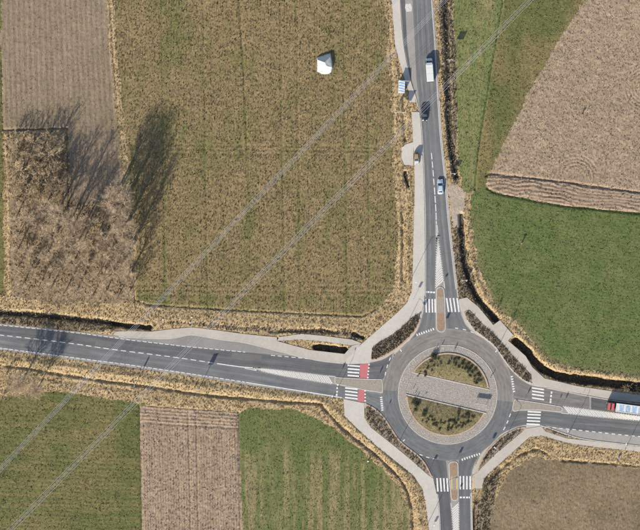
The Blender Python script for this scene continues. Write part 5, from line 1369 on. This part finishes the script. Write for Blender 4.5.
def lorry(px, py, heading, label):
    o = empty('lorry', P(px, py, ZM), math.radians(heading)); W = 2.5; hw = W / 2
    # cab with red roof fairings and dark gap
    secs = []
    for x, w, zt in ((-2.3, .98, 2.9), (-.45, 1, 2.95), (-.1, .97, 2.6), (0, .92, 1.6)):
        w *= hw; secs.append([(x, -w, .5), (x, -w, zt - .15), (x, -w * .9, zt), (x, w * .9, zt), (x, w, zt - .15), (x, w, .5)])
    v, f = loft(secs); cab = MB().add(v, f).build('cab', M['paint_brown'], o)
    MB().box((-.72, 0, 3.0), (.7, 2.05, .12)).build('sun_visor', M['paint_red'], cab, bevel=.04)
    MB().box((-1.85, 0, 3.12), (.75, 2.05, .4)).build('roof_fairing', M['paint_red'], cab, bevel=.06)
    MB().box((-1.28, 0, 2.99), (.36, 1.6, .06)).build('roof_hatch', M['glass'], cab, bevel=.02)
    pane(cab, 'windscreen', [(.0, -hw * .86, 1.65), (.0, hw * .86, 1.65), (-.09, hw * .86, 2.5), (-.09, -hw * .86, 2.5)], 'glass', .03)
    for s_ in (1, -1):
        MB().box((-.1, s_ * (hw + .16), 2.1), (.16, .22, .6)).build('mirror', M['black'], o, bevel=.03)
        MB().box((.0, s_ * .85, .8), (.1, .4, .22)).build('headlight', M['lamp_glass'], o, bevel=.03)
        for x in (-1.2, -4.2, -10.2, -11.5): wheel(o, x, s_ * (hw - .2), .5, .34)
    MB().box((-6.5, 0, .85), (12.6, 1.0, .3)).build('chassis', M['black'], o)
    tr = MB().box((-7.7, 0, 2.35), (9.8, W, 2.5)).build('trailer', M['paint_white'], o, bevel=.05)
    MB().box((-2.92, 0, 3.66), (.3, W + .02, .14)).build('front_rail', M['paint_white'], tr, bevel=.03)
    for s_ in (1, -1): MB().box((-7.7, s_ * (hw - .1), 3.66), (9.3, .22, .12)).build('side_rail', M['paint_white'], tr, bevel=.02)
    for i in range(14): MB().box((-3.5 - i * .64, .0, 3.64), (.56, W - .5, .07), .08 if i % 2 else -.06).build('roof_sheet', M['paint_pale' if i % 3 else 'paint_white'], tr)
    return tag(o, label, 'lorry')
lorry(606.2, 405.8, 180 - 7.5, 'lorry with red cab top and blue-white trailer at the right edge')

# bus shelter
o = empty('bus_shelter', P(401.6, 87, .03), math.radians(-2)); w, l_ = 1.75, 3.6
for sx in (-1, 1):
    for sy in (-1, 1): MB().cyl((sx * (w / 2 - .08), sy * (l_ / 2 - .1), -.3), (sx * (w / 2 - .08), sy * (l_ / 2 - .1), 2.5), .05, .05, 8).build('post', M['steel'], o, True)
rfm = MB().box((0, 0, 2.52), (w + .2, l_ + .2, .06)).build('roof', M['sign_white'], o, bevel=.015)
for i in range(9): MB().box((0, -l_ / 2 + .2 + i * .4, 2.59 + .03 * math.cos(i * 3.14)), (w + .1, .33, .045), .18 if i % 2 else -.18).build('roof_panel', M['roof_glaze' if i % 2 else 'sign_white'], rfm)
MB().box((-w / 2 + .08, 0, 1.3), (.03, l_ - .3, 1.9)).build('back_panel', M['roof_glaze'], o)
for sy in (-1, 1): MB().box((0, sy * (l_ / 2 - .1), 1.3), (w - .3, .03, 1.9)).build('side_panel', M['roof_glaze'], o)
MB().box((-w / 2 + .45, 0, .48), (.4, l_ - .8, .06)).box((-w / 2 + .45, -1, .22), (.3, .06, .46)).box((-w / 2 + .45, 1, .22), (.3, .06, .46)).build('bench', M['wood'], o)
MB().box((0, 0, -.06), (w + .3, l_ + .3, .2)).build('plinth', M['concrete'], o)
tag(o, 'bus shelter with blue and white striped roof beside the north road', 'bus shelter')

# ------------------------------------------------------------------ overhead conductors
def wire(a_, b2, off, z_mid, sag, label, group, rad=.031):
    k2 = 1.0
    A, Bv = P(*a_), P(*b2); d = (Bv - A).normalized(); n = Vector((-d.y, d.x, 0))
    pts = []; N = 40
    for i in range(N + 1):
        t = i / N; p = A.lerp(Bv, t); z = z_mid + sag * (2 * t - 1) ** 2
        p = p * ((CAM_H - z_mid) / CAM_H) + n * off; pts.append((p.x, p.y, z))
    mb = MB(); m5 = 5; vv = []
    for p in pts:
        for j in range(m5):
            a2 = 6.283 * j / m5; vv.append((p[0] + n.x * math.cos(a2) * rad, p[1] + n.y * math.cos(a2) * rad, p[2] + math.sin(a2) * rad))
    ff = [(i * m5 + j, i * m5 + (j + 1) % m5, (i + 1) * m5 + (j + 1) % m5, (i + 1) * m5 + j) for i in range(N) for j in range(m5)]
    return tag(mesh_obj('overhead_wire', vv, ff, M['wire'], None, True), label, 'power line', group)
for off, z, nm in ((-.62, 21, 'lowest and outermost'), (-.18, 25, 'second'), (.2, 21.6, 'third'), (.62, 25.6, 'fourth')):
    wire((640, -206), (-120, 596), off, z, 4, f'pale overhead wire, {nm} from lower right, of the upper left line' if nm != 'lowest and outermost' else 'pale overhead wire, first from lower right, of the upper left line', 'wires of the upper left power line')
for off, z, nm in ((-.75, 21, 'first'), (-.2, 25, 'second'), (.15, 21.6, 'third'), (.75, 25.6, 'fourth')):
    wire((730, -204), (-75, 617), off, z, 4, f'pale overhead wire, {nm} from lower right, of the lower right line', 'wires of the lower right power line')
print('objects', len(bpy.data.objects))
